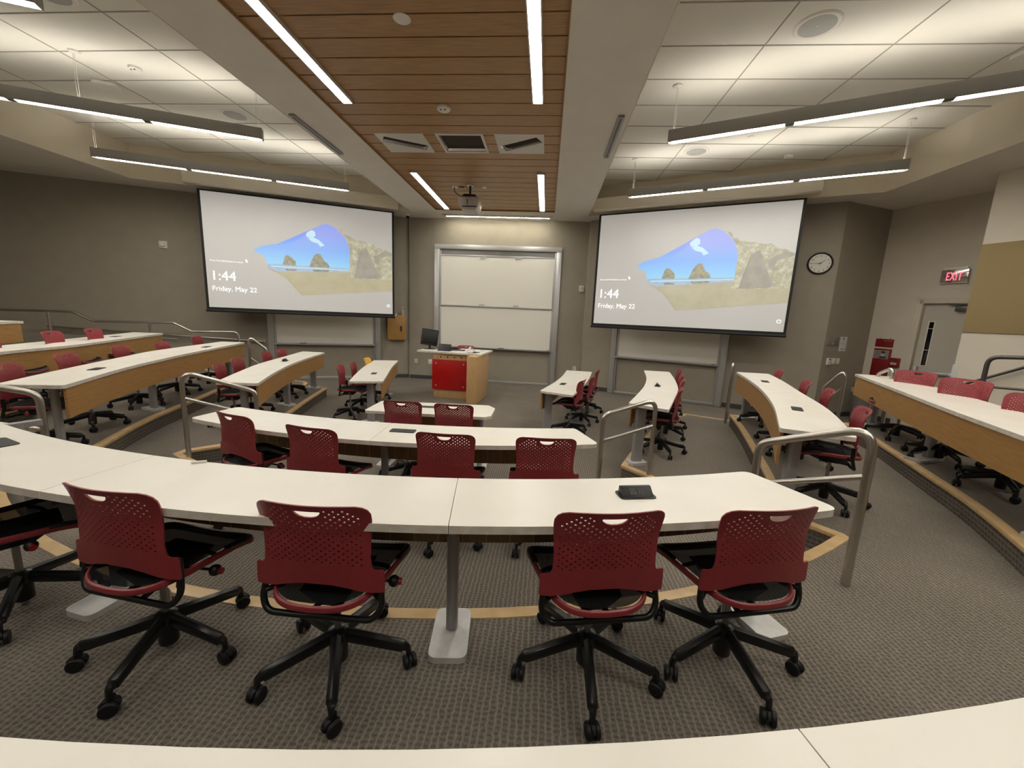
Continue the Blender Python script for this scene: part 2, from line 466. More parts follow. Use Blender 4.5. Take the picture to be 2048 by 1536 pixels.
# baseboards
def baseboard(name, a, b, n_, h=.10, z=0):
    d = (b - a).normalized()
    mb = MB(); mb.prism([a + n_ * .001, b + n_ * .001, b + n_ * .013, a + n_ * .013], z, z + h)
    struct(mb, name, M['rubber'], smooth=False)
baseboard('baseboard_front', Vector((-3.74, 10.88, 0)), Vector((-3.06, 10.88, 0)), Vector((0, -1, 0)))
baseboard('baseboard_front_right', Vector((.34, 10.88, 0)), Vector((.97, 10.88, 0)), Vector((0, -1, 0)))
baseboard('baseboard_left', PL(-.77), PL(-.03), nL)
baseboard('baseboard_left_far', PL(-9.2), PL(-3.47), nL)
baseboard('baseboard_right', PR(.02), PR(.76), nR)
baseboard('baseboard_right_far', PR(3.41), C1, nR)
baseboard('baseboard_alcove', C1, C2, Vector((S24, -C24, 0)))
baseboard('baseboard_door', PD(.02), PD(dA - .08), nS)

# ceilings ----------------------------------------------------------
xWL, xWR = -2.80, .05                    # wood strip
xBL, xBR = -3.50, .87                    # beams
xPL, xPR = -8.6, 5.85                    # outer sides of the coffered tile pockets
yW1 = 10.0
yLd = lambda x: 8.05 + (x + 8.6) * math.tan(A24)
yRd = lambda x: 8.07 - (x - 5.85) * math.tan(A24)
yBK = -3.6
mb = MB()
th = .10
def slab(poly, m_=0): mb.prism(poly, H_LOW, H_LOW + th, m_)
slab([(xBL, yBK), (xWL, yBK), (xWL, yW1), (xBL, yW1)])
slab([(xWR, yBK), (xBR, yBK), (xBR, yW1), (xWR, yW1)])
slab([(xBL, yW1), (xBR, yW1), (xBR, 11.4), (xBL, 11.4)])
slab([(-13.2, yBK), (xPL, yBK), (xPL, 8.05), (xBL, yLd(xBL)), (xBL, 11.4), (-6.0, 11.4), (-13.2, 8.2)])
slab([(xPR, yBK), (13.0, yBK), (13.0, 11.4), (xBR, 11.4), (xBR, yRd(xBR)), (xPR, 8.07)])
slab([(-13.2, -5.0), (13.0, -5.0), (13.0, yBK), (-13.2, yBK)])
struct(mb, 'ceiling', M['soffit'], smooth=False)
mb = MB()
tk = .05
def fasc(a, b):
    a = Vector((a[0], a[1], 0)); b = Vector((b[0], b[1], 0)); d = (b - a).normalized(); nn = Vector((-d.y, d.x, 0))
    mb.prism([a + nn * .001, b + nn * .001, b + nn * .014, a + nn * .014], H_LOW - .004, H_UP + .02)
fasc((xPL, 8.05), (xPL, yBK)); fasc((xBL, yLd(xBL)), (xPL, 8.05)); fasc((xBL, yBK), (xBL, yLd(xBL))); fasc((xPL, yBK), (xBL, yBK))
fasc((xPR, yBK), (xPR, 8.07)); fasc((xPR, 8.07), (xBR, yRd(xBR))); fasc((xBR, yRd(xBR)), (xBR, yBK)); fasc((xBR, yBK), (xPR, yBK))
struct(mb, 'ceiling', M['fascia'], smooth=False)

# tile fields: a grid of lay-in tiles with thin tee bars between
def tilefield(pts, xs, ys):
    mb = MB(); mb.prism(pts, H_UP + .012, H_UP + .05, 0)
    x0 = min(p[0] for p in pts); x1 = max(p[0] for p in pts); y0 = min(p[1] for p in pts)
    ymax = lambda x: (yLd(x) if x0 < -4 else yRd(x))
    for x in xs:
        mb.box((x, (y0 + ymax(x)) / 2, H_UP + .010), (.013, ymax(x) - y0, .008), 1)
    for y in ys:
        a, b_ = x0, x1
        if x0 < -4:
            if y > 8.05: a = -8.6 + (y - 8.05) / math.tan(A24)
        else:
            if y > 8.07: b_ = 5.85 - (y - 8.07) / math.tan(A24)
        if b_ > a + .05: mb.box(((a + b_) / 2, y, H_UP + .0095), (b_ - a, .013, .008), 1)
    struct(mb, 'ceiling', [M['tile'], M['tgrid']], smooth=False)
ys = [4.575 + .642 * k for k in range(-12, 9)]
tilefield([(xPL, yBK), (xBL, yBK), (xBL, yLd(xBL)), (xPL, 8.05)], [-7.73, -6.37, -5.01, -3.65], ys)
tilefield([(xBR, yBK), (xPR, yBK), (xPR, 8.07), (xBR, yRd(xBR))], [2.24, 3.58, 4.92], ys)

# slatted wood ceiling down the middle
mb = MB()
mb.box(((xWL + xWR) / 2, (yBK + yW1) / 2, H_LOW + .075), (xWR - xWL, yW1 - yBK, .03), 1)
y = yW1 - .006; pitch = .2855
holes = [(-2.575, 2.6, -2.445, 5.105), (-.302, 2.6, -.172, 5.105), (-2.565, 7.44, -2.435, 9.905), (-.302, 7.44, -.172, 9.905),
         (-2.575, 5.955, -1.870, 6.62), (-1.70, 5.955, -1.02, 6.62), (-.86, 5.955, -.172, 6.62), (-2.575, -2.2, -2.445, .4), (-.302, -2.2, -.172, .4)]
k = 0
while y > yBK:
    ya, yb = y - pitch + .018, y
    cuts = sorted(set([ya, yb] + [q for h in holes for q in (h[1], h[3]) if ya < q < yb]))
    for i in range(len(cuts) - 1):
        c0, c1 = cuts[i], cuts[i + 1]
        spans = [(xWL + .004, xWR - .004)]
        for h in holes:
            if h[1] < (c0 + c1) / 2 < h[3]:
                ns = []
                for a, b_ in spans:
                    if h[2] <= a or h[0] >= b_: ns.append((a, b_)); continue
                    if h[0] > a: ns.append((a, h[0]))
                    if h[2] < b_: ns.append((h[2], b_))
                spans = ns
        for a, b_ in spans:
            mb.box(((a + b_) / 2, (c0 + c1) / 2, H_LOW + .03), (b_ - a, c1 - c0, .02), 0)
    y -= pitch; k += 1
for x in (xWL - .004, xWR + .004): mb.box((x, (yBK + yW1) / 2, H_LOW + .018), (.012, yW1 - yBK, .05), 0)
mb.box(((xWL + xWR) / 2, yW1 + .004, H_LOW + .018), (xWR - xWL, .012, .05), 0)
struct(mb, 'ceiling', [M['slat'], M['slatgap']], smooth=False)


# ------------------------------------------------------------------ chairs
def curve_fill(outline, holes, thick):
    """flat plate with holes, filled by a 2D curve, returned as a bmesh in the (u, v, w) frame"""
    cu = bpy.data.curves.new('plate', 'CURVE'); cu.dimensions = '2D'; cu.fill_mode = 'BOTH'; cu.extrude = thick / 2
    for loop in [outline] + holes:
        sp = cu.splines.new('POLY'); sp.points.add(len(loop) - 1)
        for q, p in zip(sp.points, loop): q.co = (p[0], p[1], 0, 1)
        sp.use_cyclic_u = True
    o = bpy.data.objects.new('plate', cu); COL.objects.link(o)
    me = bpy.data.meshes.new_from_object(o.evaluated_get(bpy.context.evaluated_depsgraph_get()))
    bpy.data.objects.remove(o); bpy.data.curves.remove(cu)
    bm = bmesh.new(); bm.from_mesh(me); bpy.data.meshes.remove(me)
    return bm

def backrest_mesh():
    half = [(0, .499), (.06, .497), (.115, .484), (.165, .468), (.205, .461), (.248, .460), (.251, .470), (.250, .550), (.246, .556)]
    half += [(.224, .556), (.213, .561), (.207, .575), (.204, .61), (.206, .66), (.211, .72), (.217, .78), (.217, .805), (.209, .825), (.193, .839), (.170, .847), (.11, .851), (.05, .852)]
    outline = half + [(-u, v) for u, v in half[::-1] if u > 0]
    holes = []
    r0 = .0041
    row = 0; v = .585
    while v < .836:
        off = .0155 / 2 * 0 + (.0155 if row % 2 else 0)
        u = -.201 + off
        while u < .2:
            lim = .186 if v < .80 else .186 - (v - .80) * 1.3
            lowv = .578 + .012 * math.cos(u / .19 * PI / 2)
            inhandle = abs(u) < .062 and v > .778
            if abs(u) < lim and v > lowv and not inhandle and v < .829:
                holes.append([(u + r0 * 1.15 * math.cos(2 * PI * k / 8), v + r0 * math.sin(2 * PI * k / 8)) for k in range(8)])
            u += .031
        v += .0128; row += 1
    hd = [(-.048, .826), (.048, .826), (.049, .822), (.043, .812), (.03, .802), (.012, .7975), (-.012, .7975), (-.03, .802), (-.043, .812), (-.049, .822)]
    holes.append(hd)
    bm = curve_fill(outline, holes, .007)
    for u in [x * .02 for x in range(-12, 13)]:
        bmesh.ops.bisect_plane(bm, geom=bm.verts[:] + bm.edges[:] + bm.faces[:], plane_co=(u + .0013, 0, 0), plane_no=(1, 0, 0))
    for v in [.46 + x * .03 for x in range(1, 13)]:
        bmesh.ops.bisect_plane(bm, geom=bm.verts[:] + bm.edges[:] + bm.faces[:], plane_co=(0, v + .0007, 0), plane_no=(0, 1, 0))
    for q in bm.verts:
        u, v, w = q.co
        t = (v - .46) / .39
        Rb = 1.05 - .50 * min(1.0, max(0, t) * 1.7)
        y0 = -.142 - .030 * t - .025 * max(0, t - .6) ** 2 / .16
        a = u / Rb
        # wings wrap a little more tightly
        x = Rb * math.sin(a); y = y0 + Rb * (1 - math.cos(a))
        nx, ny = -math.sin(a), math.cos(a)
        q.co = (x - nx * w, y - ny * w, .462 + (v - .46) * .945)
    bmesh.ops.remove_doubles(bm, verts=bm.verts, dist=1e-5)
    bmesh.ops.recalc_face_normals(bm, faces=bm.faces)
    me = bpy.data.meshes.new('backrest'); bm.to_mesh(me); bm.free()
    me.shade_smooth(); me.set_sharp_from_angle(angle=R(32))
    return me

back_me = backrest_mesh()
def seat_outline(s=1.0, n=6):
    half = [(0, -.190), (.09, -.182), (.155, -.148), (.192, -.085), (.208, 0), (.224, .11), (.232, .19), (.222, .238), (.18, .254), (.09, .260), (0, .262)]
    pts = catmull([Vector((x, y, 0)) for x, y in half], 4)
    full = pts + [Vector((-p.x, p.y, 0)) for p in pts[::-1][1:-1]]
    return [Vector((p.x * s, (p.y - .03) * s + .03, 0)) for p in full]
def seat_z(x, y):
    z = .447
    if y > .12: z -= .030 * ((y - .12) / .14) ** 2
    if y < -.10: z -= .008 * ((-.10 - y) / .1)
    return z + .010 * (x / .22) ** 2

def make_chair_meshes():
    parts = {}
    ol = seat_outline(.97)
    # membrane: rings towards the centre, slightly dished
    mb = MB(); rings = 7; N = len(ol)
    for k in range(rings):
        s = 1 - k / rings
        for p in ol:
            x, y = p.x * s, (p.y - .02) * s + .02
            mb.v.append(Vector((x, y, seat_z(p.x, p.y) * (1 - (1 - s)) + (1 - s) * .436 + .004)))
    mb.v.append(Vector((0, .02, .438)))
    for k in range(rings - 1):
        for i in range(N):
            j = (i + 1) % N
            mb.f.append((k * N + i, k * N + j, (k + 1) * N + j, (k + 1) * N + i)); mb.m.append(0)
    for i in range(N): mb.f.append(((rings - 1) * N + i, (rings - 1) * N + (i + 1) % N, rings * N)); mb.m.append(0)
    parts['seat'] = (mb, ['mesh'], {})
    # black front roll
    mb = MB()
    fr = [Vector((p.x, p.y - .004, seat_z(p.x, p.y) - .002)) for p in seat_outline(.985) if p.y > .085]
    fr.sort(key=lambda p: math.atan2(p.y - .02, p.x))
    mb.tube(fr, .013, 8)
    parts['front_edge'] = (mb, ['black'], {})
    # red rim
    mb = MB()
    rim = [Vector((p.x, p.y, seat_z(p.x, p.y) - .014)) for p in seat_outline(1.0)]
    mb.tube(rim, .01, 8, closed=True, flat=(0, 0, 1), rfun=lambda t: (.015, .009))
    parts['seat_rim'] = (mb, ['red'], {})
    # mechanism and arms under the seat
    mb = MB()
    mb.add([(-.10, -.10, .425), (.10, -.10, .425), (.11, .16, .425), (-.11, .16, .425), (-.05, -.06, .335), (.05, -.06, .335), (.05, .06, .335), (-.05, .06, .335)],
           [(3, 2, 1, 0), (4, 5, 6, 7), (0, 1, 5, 4), (1, 2, 6, 5), (2, 3, 7, 6), (3, 0, 4, 7)])
    for s in (-1, 1):
        mb.tube(fillet([(s * .09, .12, .415), (s * .17, .10, .42), (s * .205, .06, .432)], .03), .011, 6)
        mb.tube(fillet([(s * .228, -.11, .425), (s * .20, -.085, .425), (s * .175, -.06, .427)], .02), .012, 6)
    parts['mechanism'] = (mb, ['blackmetal'], dict(bevel=.006))
    # tubular back frame: down from the wings and across under the seat
    mb = MB()
    L = [(.226, -.098, .535), (.227, -.100, .46), (.236, -.112, .395), (.205, -.132, .352), (.10, -.124, .343), (0, -.122, .342)]
    path = [Vector((-x, y, z)) for x, y, z in L] + [Vector(p) for p in L[::-1][1:]]
    mb.tube(fillet(path, [.0] + [.05, .07, .07, .05, .1] + [.05, .07, .07, .05][::1] + [0], 5), .0125, 10)
    mb.tube([(-.05, -.112, .345), (-.03, -.02, .35)], .012, 6); mb.tube([(.05, -.112, .345), (.03, -.02, .35)], .012, 6)
    parts['back_frame'] = (mb, ['blackmetal'], {})
    mb = MB()
    mb.cyl((.05, .02, .395), (.205, .04, .395), .006, n=8); mb.sphere((.225, .043, .393), .024, 0, 8)
    mb.cyl((.24, .045, .392), (.256, .047, .392), .014, n=12, mi=1)
    parts['lever'] = (mb, ['black', 'redknob'], {})
    mb = MB(); mb.cyl((0, 0, -.015 + .03), (0, 0, .348), .014, n=14)
    parts['gas_column'] = (mb, ['gascol'], {})
    return parts

CH = make_chair_meshes()
chair_mesh = {}
tmp = []
for k, (mb, ms, kw) in CH.items():
    o = mb.build(k, [M[x] for x in ms], None, **kw); chair_mesh[k] = o.data; bpy.data.objects.remove(o)
chair_mesh['backrest'] = back_me; back_me.materials.append(M['red'])
# yellow variants
def recol(me, mp):
    c = me.copy()
    for i, m in enumerate(c.materials):
        if m in mp: c.materials[i] = mp[m]
    return c
chair_mesh_y = dict(chair_mesh)
for k in ('backrest', 'seat_rim'): chair_mesh_y[k] = recol(chair_mesh[k], {M['red']: M['yellow']})
mb = MB()
mb.lathe([(.001, .03), (.033, .03), (.037, .036), (.037, .12), (.044, .125), (.046, .15), (.040, .172), (.022, .180), (.001, .181)], 20)
o = mb.build('base', M['blackmetal']); base_me = o.data; bpy.data.objects.remove(o)
mb = MB()
legp = fillet([(.03, 0, .146), (.16, 0, .122), (.277, 0, .100), (.293, 0, .092), (.296, 0, .060)], [0, .05, .02, .015, 0], 4)
mb.tube(legp, .02, 8, flat=(0, 1, 0), rfun=lambda t: (.023 - .012 * min(1, t * 1.15), .031 - .019 * min(1, t * 1.15)))
o = mb.build('leg', M['blackmetal']); leg_me = o.data; bpy.data.objects.remove(o)
mb = MB()                                                  # twin-wheel caster, origin on the floor
for s in (-1, 1):
    mb.lathe([(.001, .009), (.012, .0095), (.014, .008), (.026, .008), (.0295, .004), (.0295, -.006), (.026, -.0095), (.001, -.0095)], 18, 0, Matrix.Translation((0, s * .0165, .0295)) @ Matrix.Rotation(R(90), 4, 'X'))
mb.cyl((0, -.02, .0295), (0, .02, .0295), .008, n=10)
hood = [Vector((.001 + .029 * math.cos(a), 0, .031 + .029 * math.sin(a))) for a in [R(x) for x in range(20, 171, 15)]]
mb.tube(hood, .008, 6, flat=(0, 1, 0), rfun=lambda t: (.008, .004))
mb.cyl((-.012, 0, .05), (-.012, 0, .075), .009, n=10)
o = mb.build('caster', M['caster']); caster_me = o.data; bpy.data.objects.remove(o)

def put(name, me, parent, loc=(0, 0, 0), rz=0):
    o = bpy.data.objects.new(name, me); o.location = loc; o.rotation_euler = (0, 0, rz)
    return link(o, parent)

def chair(x, y, z, yaw, phase, label, lift=0.0, group='rolling chairs at the lecture tables', yellow=False):
    t = thing('task_chair', label, 'chair', (x, y, z), R(yaw), group)
    cm = chair_mesh_y if yellow else chair_mesh
    for k in ('seat', 'front_edge', 'seat_rim', 'backrest', 'back_frame', 'mechanism', 'lever', 'gas_column'):
        put(k, cm[k], t, (0, 0, lift))
    b = put('base', base_me, t, (0, 0, 0), R(phase - yaw))
    for i in range(5):
        a = R(72 * i)
        put('leg', leg_me, b, (0, 0, 0), a)
        cr = random.uniform(-70, 70)
        put('caster', caster_me, b, (.299 * math.cos(a), .299 * math.sin(a), 0), a + R(cr))
    return t

# nearest row: five chairs at the long curved table
g = 'chairs along the long curved table nearest the camera'
chair(-2.47, 1.55, T[2], -32, 24, 'red chair cut off by the left picture edge, at the long near table', -.01, g)
chair(-1.565, 1.408, T[2], -6, 65, 'red perforated-back chair in the near row, second from the left picture edge', -.01, g)
chair(-.798, 1.419, T[2], 1, 5, 'red perforated-back chair just left of the silver table leg in the near row', -.01, g)
chair(.248, 1.539, T[2], 12, 54, 'red perforated-back chair in the near row, in front of the pop-up power outlet', -.01, g)
chair(.875, 1.667, T[2], 15, 64, 'red perforated-back chair at the right rounded end of the near table', -.01, g)
g = 'chairs along the second curved table'
chair(-2.24, 2.86, T[1], -20, 30, 'red chair at the left end of the second curved table, beside the handrail', .05, g)
chair(-1.575, 2.72, T[1], -10, 10, 'red chair second from the left at the second curved table', .035, g)
chair(-.655, 2.78, T[1], 0, 40, 'red chair at the second curved table, right of its middle leg', .035, g)
chair(.035, 2.83, T[1], 5, 22, 'red chair at the right end of the second curved table', .035, g)
g = 'chairs at the short straight front table'
chair(-1.475, 4.2, T[0], -1, 60, 'red chair on the left of the pair at the short front table', .095, g)
chair(-.925, 4.2, T[0], 1, 15, 'red chair on the right of the pair at the short front table', .095, g)
g = 'chairs behind the front left side table'
chair(-3.28, 6.48, T[0], -76, 20, 'red chair at the near end of the front left side table, whole side in view', .075, g)
chair(-3.45, 7.27, T[0], -76, 44, 'red chair between the yellow chair and the near chair of the front left side table', .03, g)
chair(-3.5, 8.0, T[0], -80, 5, 'yellow-backed chair at the far end of the front left side table', .03, g, True)
g = 'chairs behind the second left side table'
chair(-4.3, 5.15, T[1], -66, 15, 'red chair with a ring mark at the near end of the second left side table', .015, g)
chair(-4.5, 5.72, T[1], -72, 50, 'red chair second from the near end of the second left side table', .02, g)
chair(-4.75, 6.7, T[1], -74, 30, 'red chair third from the near end of the second left side table', .02, g)
chair(-4.85, 7.25, T[1], -76, 0, 'red chair at the far end of the second left side table, before the whiteboard post', .02, g)
g = 'chairs behind the third left side table'
chair(-4.88, 3.38, T[2], -58, 40, 'red chair at the near end of the third left side table', .02, g)
chair(-5.23, 4.12, T[2], -62, 33, 'red chair second from the near end of the third left side table', .03, g)
chair(-5.72, 5.12, T[2], -66, 12, 'red chair in the middle of the third left side table', .02, g)
chair(-5.98, 5.99, T[2], -68, 50, 'red chair pushed well under the third left side table, fourth from its near end', 0.0, g)
chair(-6.36, 7.05, T[2], -68, 20, 'red chair at the far end of the third left side table, under the handrail', .02, g)
g = 'chairs behind the fourth left side table'
chair(-6.2, 4.1, T[3], -60, 10, 'red chair at the left picture edge behind the fourth left side table', .02, g)
chair(-6.52, 4.97, T[3], -62, 35, 'red chair in the middle of the fourth left side table', .02, g)
chair(-6.78, 5.68, T[3], -64, 55, 'red chair at the far end of the fourth left side table', .02, g)
g = 'chairs behind the front right side table'
chair(.48, 6.4, T[0], 70, 30, 'red chair at the near end of the front right side table, its holes showing white', .075, g)
chair(.73, 7.15, T[0], 74, 5, 'red chair in the middle of the front right side table', .03, g)
chair(.93, 8.08, T[0], 76, 48, 'red chair at the far end of the front right side table', .03, g)
g = 'chairs behind the second right side table'
chair(1.58, 5.18, T[1], 70, 62, 'red chair at the near end of the second right side table, by its tall leg', .03, g)
chair(1.87, 5.97, T[1], 72, 20, 'red chair second from the near end of the second right side table', .03, g)
chair(2.04, 6.55, T[1], 74, 44, 'red chair third from the near end of the second right side table', .03, g)
chair(2.24, 7.28, T[1], 76, 8, 'red chair at the far end of the second right side table', .03, g)
g = 'chairs behind the third right side table'
chair(2.52, 3.54, T[2], 64, 50, 'red chair at the near end of the third right side table, behind the curved handrail', .03, g)
chair(2.95, 4.6, T[2], 66, 14, 'red chair second from the near end of the third right side table', .02, g)
chair(3.1, 5.22, T[2], 68, 60, 'red chair third from the near end of the third right side table', .02, g)
chair(3.4, 6.35, T[2], 70, 30, 'red chair at the far end of the third right side table', .02, g)
g = 'chairs behind the fourth right side table'
chair(4.0, 3.62, T[3], 100, 24, 'red chair at the right picture edge behind the fourth right side table', .02, g)
chair(4.23, 4.43, T[3], 108, 40, 'red chair with light through its handle, before the wall handrail', .04, g)
chair(4.50, 5.30, T[3], 112, 2, 'red chair in front of the door, at the fourth right side table', .02, g)
chair(-1.97, 9.76, T[0], 180, 12, 'bright red chair behind the lectern', .235, 'chair behind the lectern')

# ------------------------------------------------------------------ tables
def offset_line(pts, d):
    out = []
    for i, p in enumerate(pts):
        a = pts[max(0, i - 1)]; b = pts[min(len(pts) - 1, i + 1)]
        t = (b - a).normalized(); out.append(p + Vector((-t.y, t.x, 0)) * d)
    return out
def trim_line(pts, d0, d1):
    pts = [p.copy() for p in pts]
    for d, rev in ((d0, False), (d1, True)):
        if rev: pts.reverse()
        while len(pts) > 2 and (pts[1] - pts[0]).length < d:
            d -= (pts[1] - pts[0]).length; pts.pop(0)
        pts[0] = pts[0] + (pts[1] - pts[0]).normalized() * d
        if rev: pts.reverse()
    return pts

def split_poly(poly, a, b, gap=.0012):
    """cut a polygon by the line a-b into two, leaving a hairline gap"""
    a = Vector((a[0], a[1], 0)); b = Vector((b[0], b[1], 0))
    n_ = Vector((-(b - a).y, (b - a).x, 0)).normalized(); res = []
    for s in (1, -1):
        out = []
        for i in range(len(poly)):
            p, q = poly[i], poly[(i + 1) % len(poly)]
            dp = (p - a).dot(n_) * s - gap; dq = (q - a).dot(n_) * s - gap
            if dp >= 0: out.append(p)
            if (dp > 0) != (dq > 0): out.append(p + (q - p) * (dp / (dp - dq)))
        res.append(out)
    return res

def rrect(w, h, r, n=5):
    pts = [Vector((sx * w / 2, sy * h / 2, 0)) for sx, sy in ((-1, -1), (1, -1), (1, 1), (-1, 1))]
    return fillet(pts, r, n, True)

def power_outlet(parent, loc, rz, popped=False, L_=.20, W_=.09):
    """flush black lid, or a raised wedge with sockets"""
    Mx = Matrix.Translation(loc) @ Matrix.Rotation(rz, 4, 'Z')
    mb = MB()
    mb.prism(fillet([(-L_ / 2, -W_ / 2, 0), (L_ / 2, -W_ / 2, 0), (L_ / 2, W_ / 2, 0), (-L_ / 2, W_ / 2, 0)], .02, 4, True), -.01, .004, 0, Mx)
    if popped:
        h = .038; a, b_ = -W_ * .36, W_ * .30
        l2 = L_ * .43
        mb.add([(-l2, a, .004), (l2, a, .004), (l2, b_, .004), (-l2, b_, .004), (-l2, b_ - .004, h), (l2, b_ - .004, h), (-l2, b_ - .018, h), (l2, b_ - .018, h)],
               [(0, 1, 7, 6), (6, 7, 5, 4), (4, 5, 2, 3), (0, 6, 4, 3), (1, 2, 5, 7), (0, 3, 2, 1)], 0, Mx)
    o = mb.build('power_outlet', M['black'], parent, bevel=.0015)
    if popped:
        for sx in (-.020, .016):
            q = MB()
            sl = math.atan2(h - .004, (b_ - .018) - a)
            Ms = Mx @ Matrix.Translation((sx, (a + b_ - .018) / 2, (h + .004) / 2)) @ Matrix.Rotation(sl, 4, 'X')
            q.box((0, 0, .001), (.028, .028, .003), 0, Ms)
            for px, py in ((-.006, .004), (.006, .004)): q.box((px, py, .003), (.0025, .007, .001), 1, Ms)
            q.box((0, -.007, .003), (.005, .005, .001), 1, Ms)
            q.build('socket', [M['socket'], M['ink']], o)
    return o
M['socket'] = mat('socket_gray', (.030, .028, .030), .5)

def table_leg(parent, p, rz, z0, z1, foot=.30, off=.025, fw=.17, oval=.135):
    """blade column (thin along the table, deep across it) on a flat foot; rz turns local +x towards the seats"""
    Mx = Matrix.Translation((p[0], p[1], 0)) @ Matrix.Rotation(rz, 4, 'Z')
    mb = MB()
    mb.prism(rrect(oval, .056, .027, 6), z0 + .02, z1 - .01, 0, Mx)
    mb.box((.07, 0, z1 - .018), (.34, .05, .034), 0, Mx)
    o = mb.build('leg', M['legmetal'], parent, bevel=0)
    q = MB()
    q.prism([v + Vector((off, 0, 0)) for v in rrect(foot, fw, .04, 5)], z0, z0 + .03, 0, Mx)
    q.build('foot', M['footmetal'], o, bevel=.006)
    return o

def table(label, poly, zt, zf, panel=None, legs=(), seams=(), outlets=(), kerf=False, group=None, cuts=None, ph=.27):
    c = sum(poly, Vector()) / len(poly)
    t = thing('lecture_table', label, 'table', (c.x, c.y, zf), 0, group)
    off = Vector((c.x, c.y, 0)); dz = zt - zf
    lp = [p - off for p in poly]
    pieces = [lp]
    for a, b in seams:
        a = Vector((a[0], a[1], 0)) - off; b = Vector((b[0], b[1], 0)) - off
        new = []
        for q in pieces:
            for r_ in split_poly(q, a, b):
                if len(r_) > 2: new.append(r_)
        pieces = new
    for q in pieces:
        mb = MB(); mb.prism(q, dz - .032, dz, 0, None, 1)
        o = mb.build('tabletop', [M['white_top'], M['top_edge']], t, bevel=.003, ang=50)
    if panel:
        pl = [p - off for p in panel]
        a = offset_line(pl, -.010); b = offset_line(pl, .010)
        mb = MB(); mb.prism(a + b[::-1], dz - .032 - ph, dz - .034, 0)
        if kerf:
            d = 0
            for i in range(len(b) - 1):
                pass
            side = offset_line(pl, kerf * .0105)
            acc = 0.0; nxt = .06
            for i in range(len(side) - 1):
                sg = (side[i + 1] - side[i]); ln = sg.length
                while nxt < acc + ln:
                    p = side[i] + sg.normalized() * (nxt - acc)
                    mb.box((p.x, p.y, dz - .032 - ph / 2), (.004, .002, ph - .004), 1, None, math.atan2(sg.y, sg.x)); nxt += .112
                acc += ln
        mb.build('modesty_panel', [M['maple_side'] if kerf else M['maple'], M['maple_light']], t, smooth=False)
        if kerf:
            # small black brackets holding the panel
            for fr in (.12, .42, .58, .88):
                i = int(fr * (len(pl) - 1)); sg = (pl[i + 1] - pl[i]); p = offset_line(pl, kerf * .016)[i]
                mb = MB(); mb.box((p.x, p.y, dz - .075), (.018, .012, .085), 0, None, math.atan2(sg.y, sg.x)); mb.build('bracket', M['black'], t)
    for lg in legs:
        (px, py, rz), kw = lg[:3], (lg[3] if len(lg) > 3 else {})
        table_leg(t, (px - off.x, py - off.y), R(rz), 0, dz - .032, **kw)
    for ot in outlets:
        px, py, rz = ot[:3]
        power_outlet(t, (px - off.x, py - off.y, dz), R(rz), len(ot) > 3, *((.165, .085) if len(ot) > 3 else ()))
    return t

def arc_table(cn, rn, x0n, x1n, cf, rf, x0f, x1f, r=.045):
    near = [Vector((x, y, 0)) for x, y in arc(cn, rn, x0n, x1n, 40)]
    far = [Vector((x, y, 0)) for x, y in arc(cf, rf, x0f, x1f, 40)]
    poly = near + far[::-1]
    rad = [0] * len(poly)
    for i in (0, 40, 41, 81): rad[i] = r
    # thin the points next to the corners so that the rounding has room
    keep = [i for i in range(len(poly)) if i not in (1, 39, 42, 80)]
    return fillet([poly[i] for i in keep], [rad[i] for i in keep], 6, True), near, far

zt = [1.13 - .39, .925, 1.11, 1.23, 1.45]
zt[0] = .74
g = 'curved white tables across the middle of the room'
poly, near, far = arc_table((-1.129, 8.073), 6.8076, -3.53, 1.30, (-1.137, 7.936), 6.2458, -3.36, 1.10, .05)
pan = trim_line(offset_line(far, -.03), .12, .12)
table('long curved white table nearest the camera, pop-up outlet on its right half', poly, 1.11, T[2], pan,
      [(-.366, 1.655, -84, dict(oval=.056, off=.03)), (-2.103, 1.673, -99, dict(oval=.056, off=.03)), (1.134, 1.968, -70, dict(oval=.056, off=.03)), (-3.25, 2.15, -110, dict(oval=.056, off=.03))],
      [((-.312, 1.324), (-.369, 1.74)), ((-1.945, 1.30), (-1.88, 1.85))], [(.435, 1.700, 13, 1), (-2.76, 1.745, -19)], -1, g)
poly, near, far = arc_table((-1.051, 7.412), 7.46, -3.9, 2.3, (-1.051, 7.412), 7.032, -3.7, 2.15, .05)
pan = trim_line(offset_line(far, -.03), .12, .12)
table('white tabletop filling the bottom edge of the picture', poly, 1.285, T[3], pan, [(-.9, .28, -90), (1.2, .62, -72), (-2.8, .62, -105)], [((.404, .539), (.415, .483))], [], -1, g)
poly, near, far = arc_table((-1.25, 7.9), 5.2, -2.87, .455, (-1.25, 9.35), 6.16, -2.80, .30, .05)
pan = trim_line(offset_line(far, -.035), .10, .10)
table('second curved white table, in front of the long near table', poly, .925, T[1], pan, [(-1.262, 3.05, -90, dict(oval=.056, off=.03)), (-2.6, 3.2, -104, dict(oval=.056, off=.03)), (.12, 3.2, -78, dict(oval=.056, off=.03))],
      [((-1.235, 2.70), (-1.25, 3.20))], [(-1.085, 2.988, 2)], -1, g)
pts = [Vector((x, y, 0)) for x, y in ((-1.99, 4.24), (-2.0, 4.76), (-.66, 4.86), (-.56, 4.72), (-.56, 4.34), (-.62, 4.27))]
poly = fillet(pts, .04, 5, True)
table('short straight white table in front of the lectern', poly, .74, 0, [Vector((-1.92, 4.73, 0)), Vector((-.72, 4.825, 0))],
      [(-1.86, 4.58, -88), (-.72, 4.66, -88)], [], [(-1.343, 4.585, 4)], 0, g)

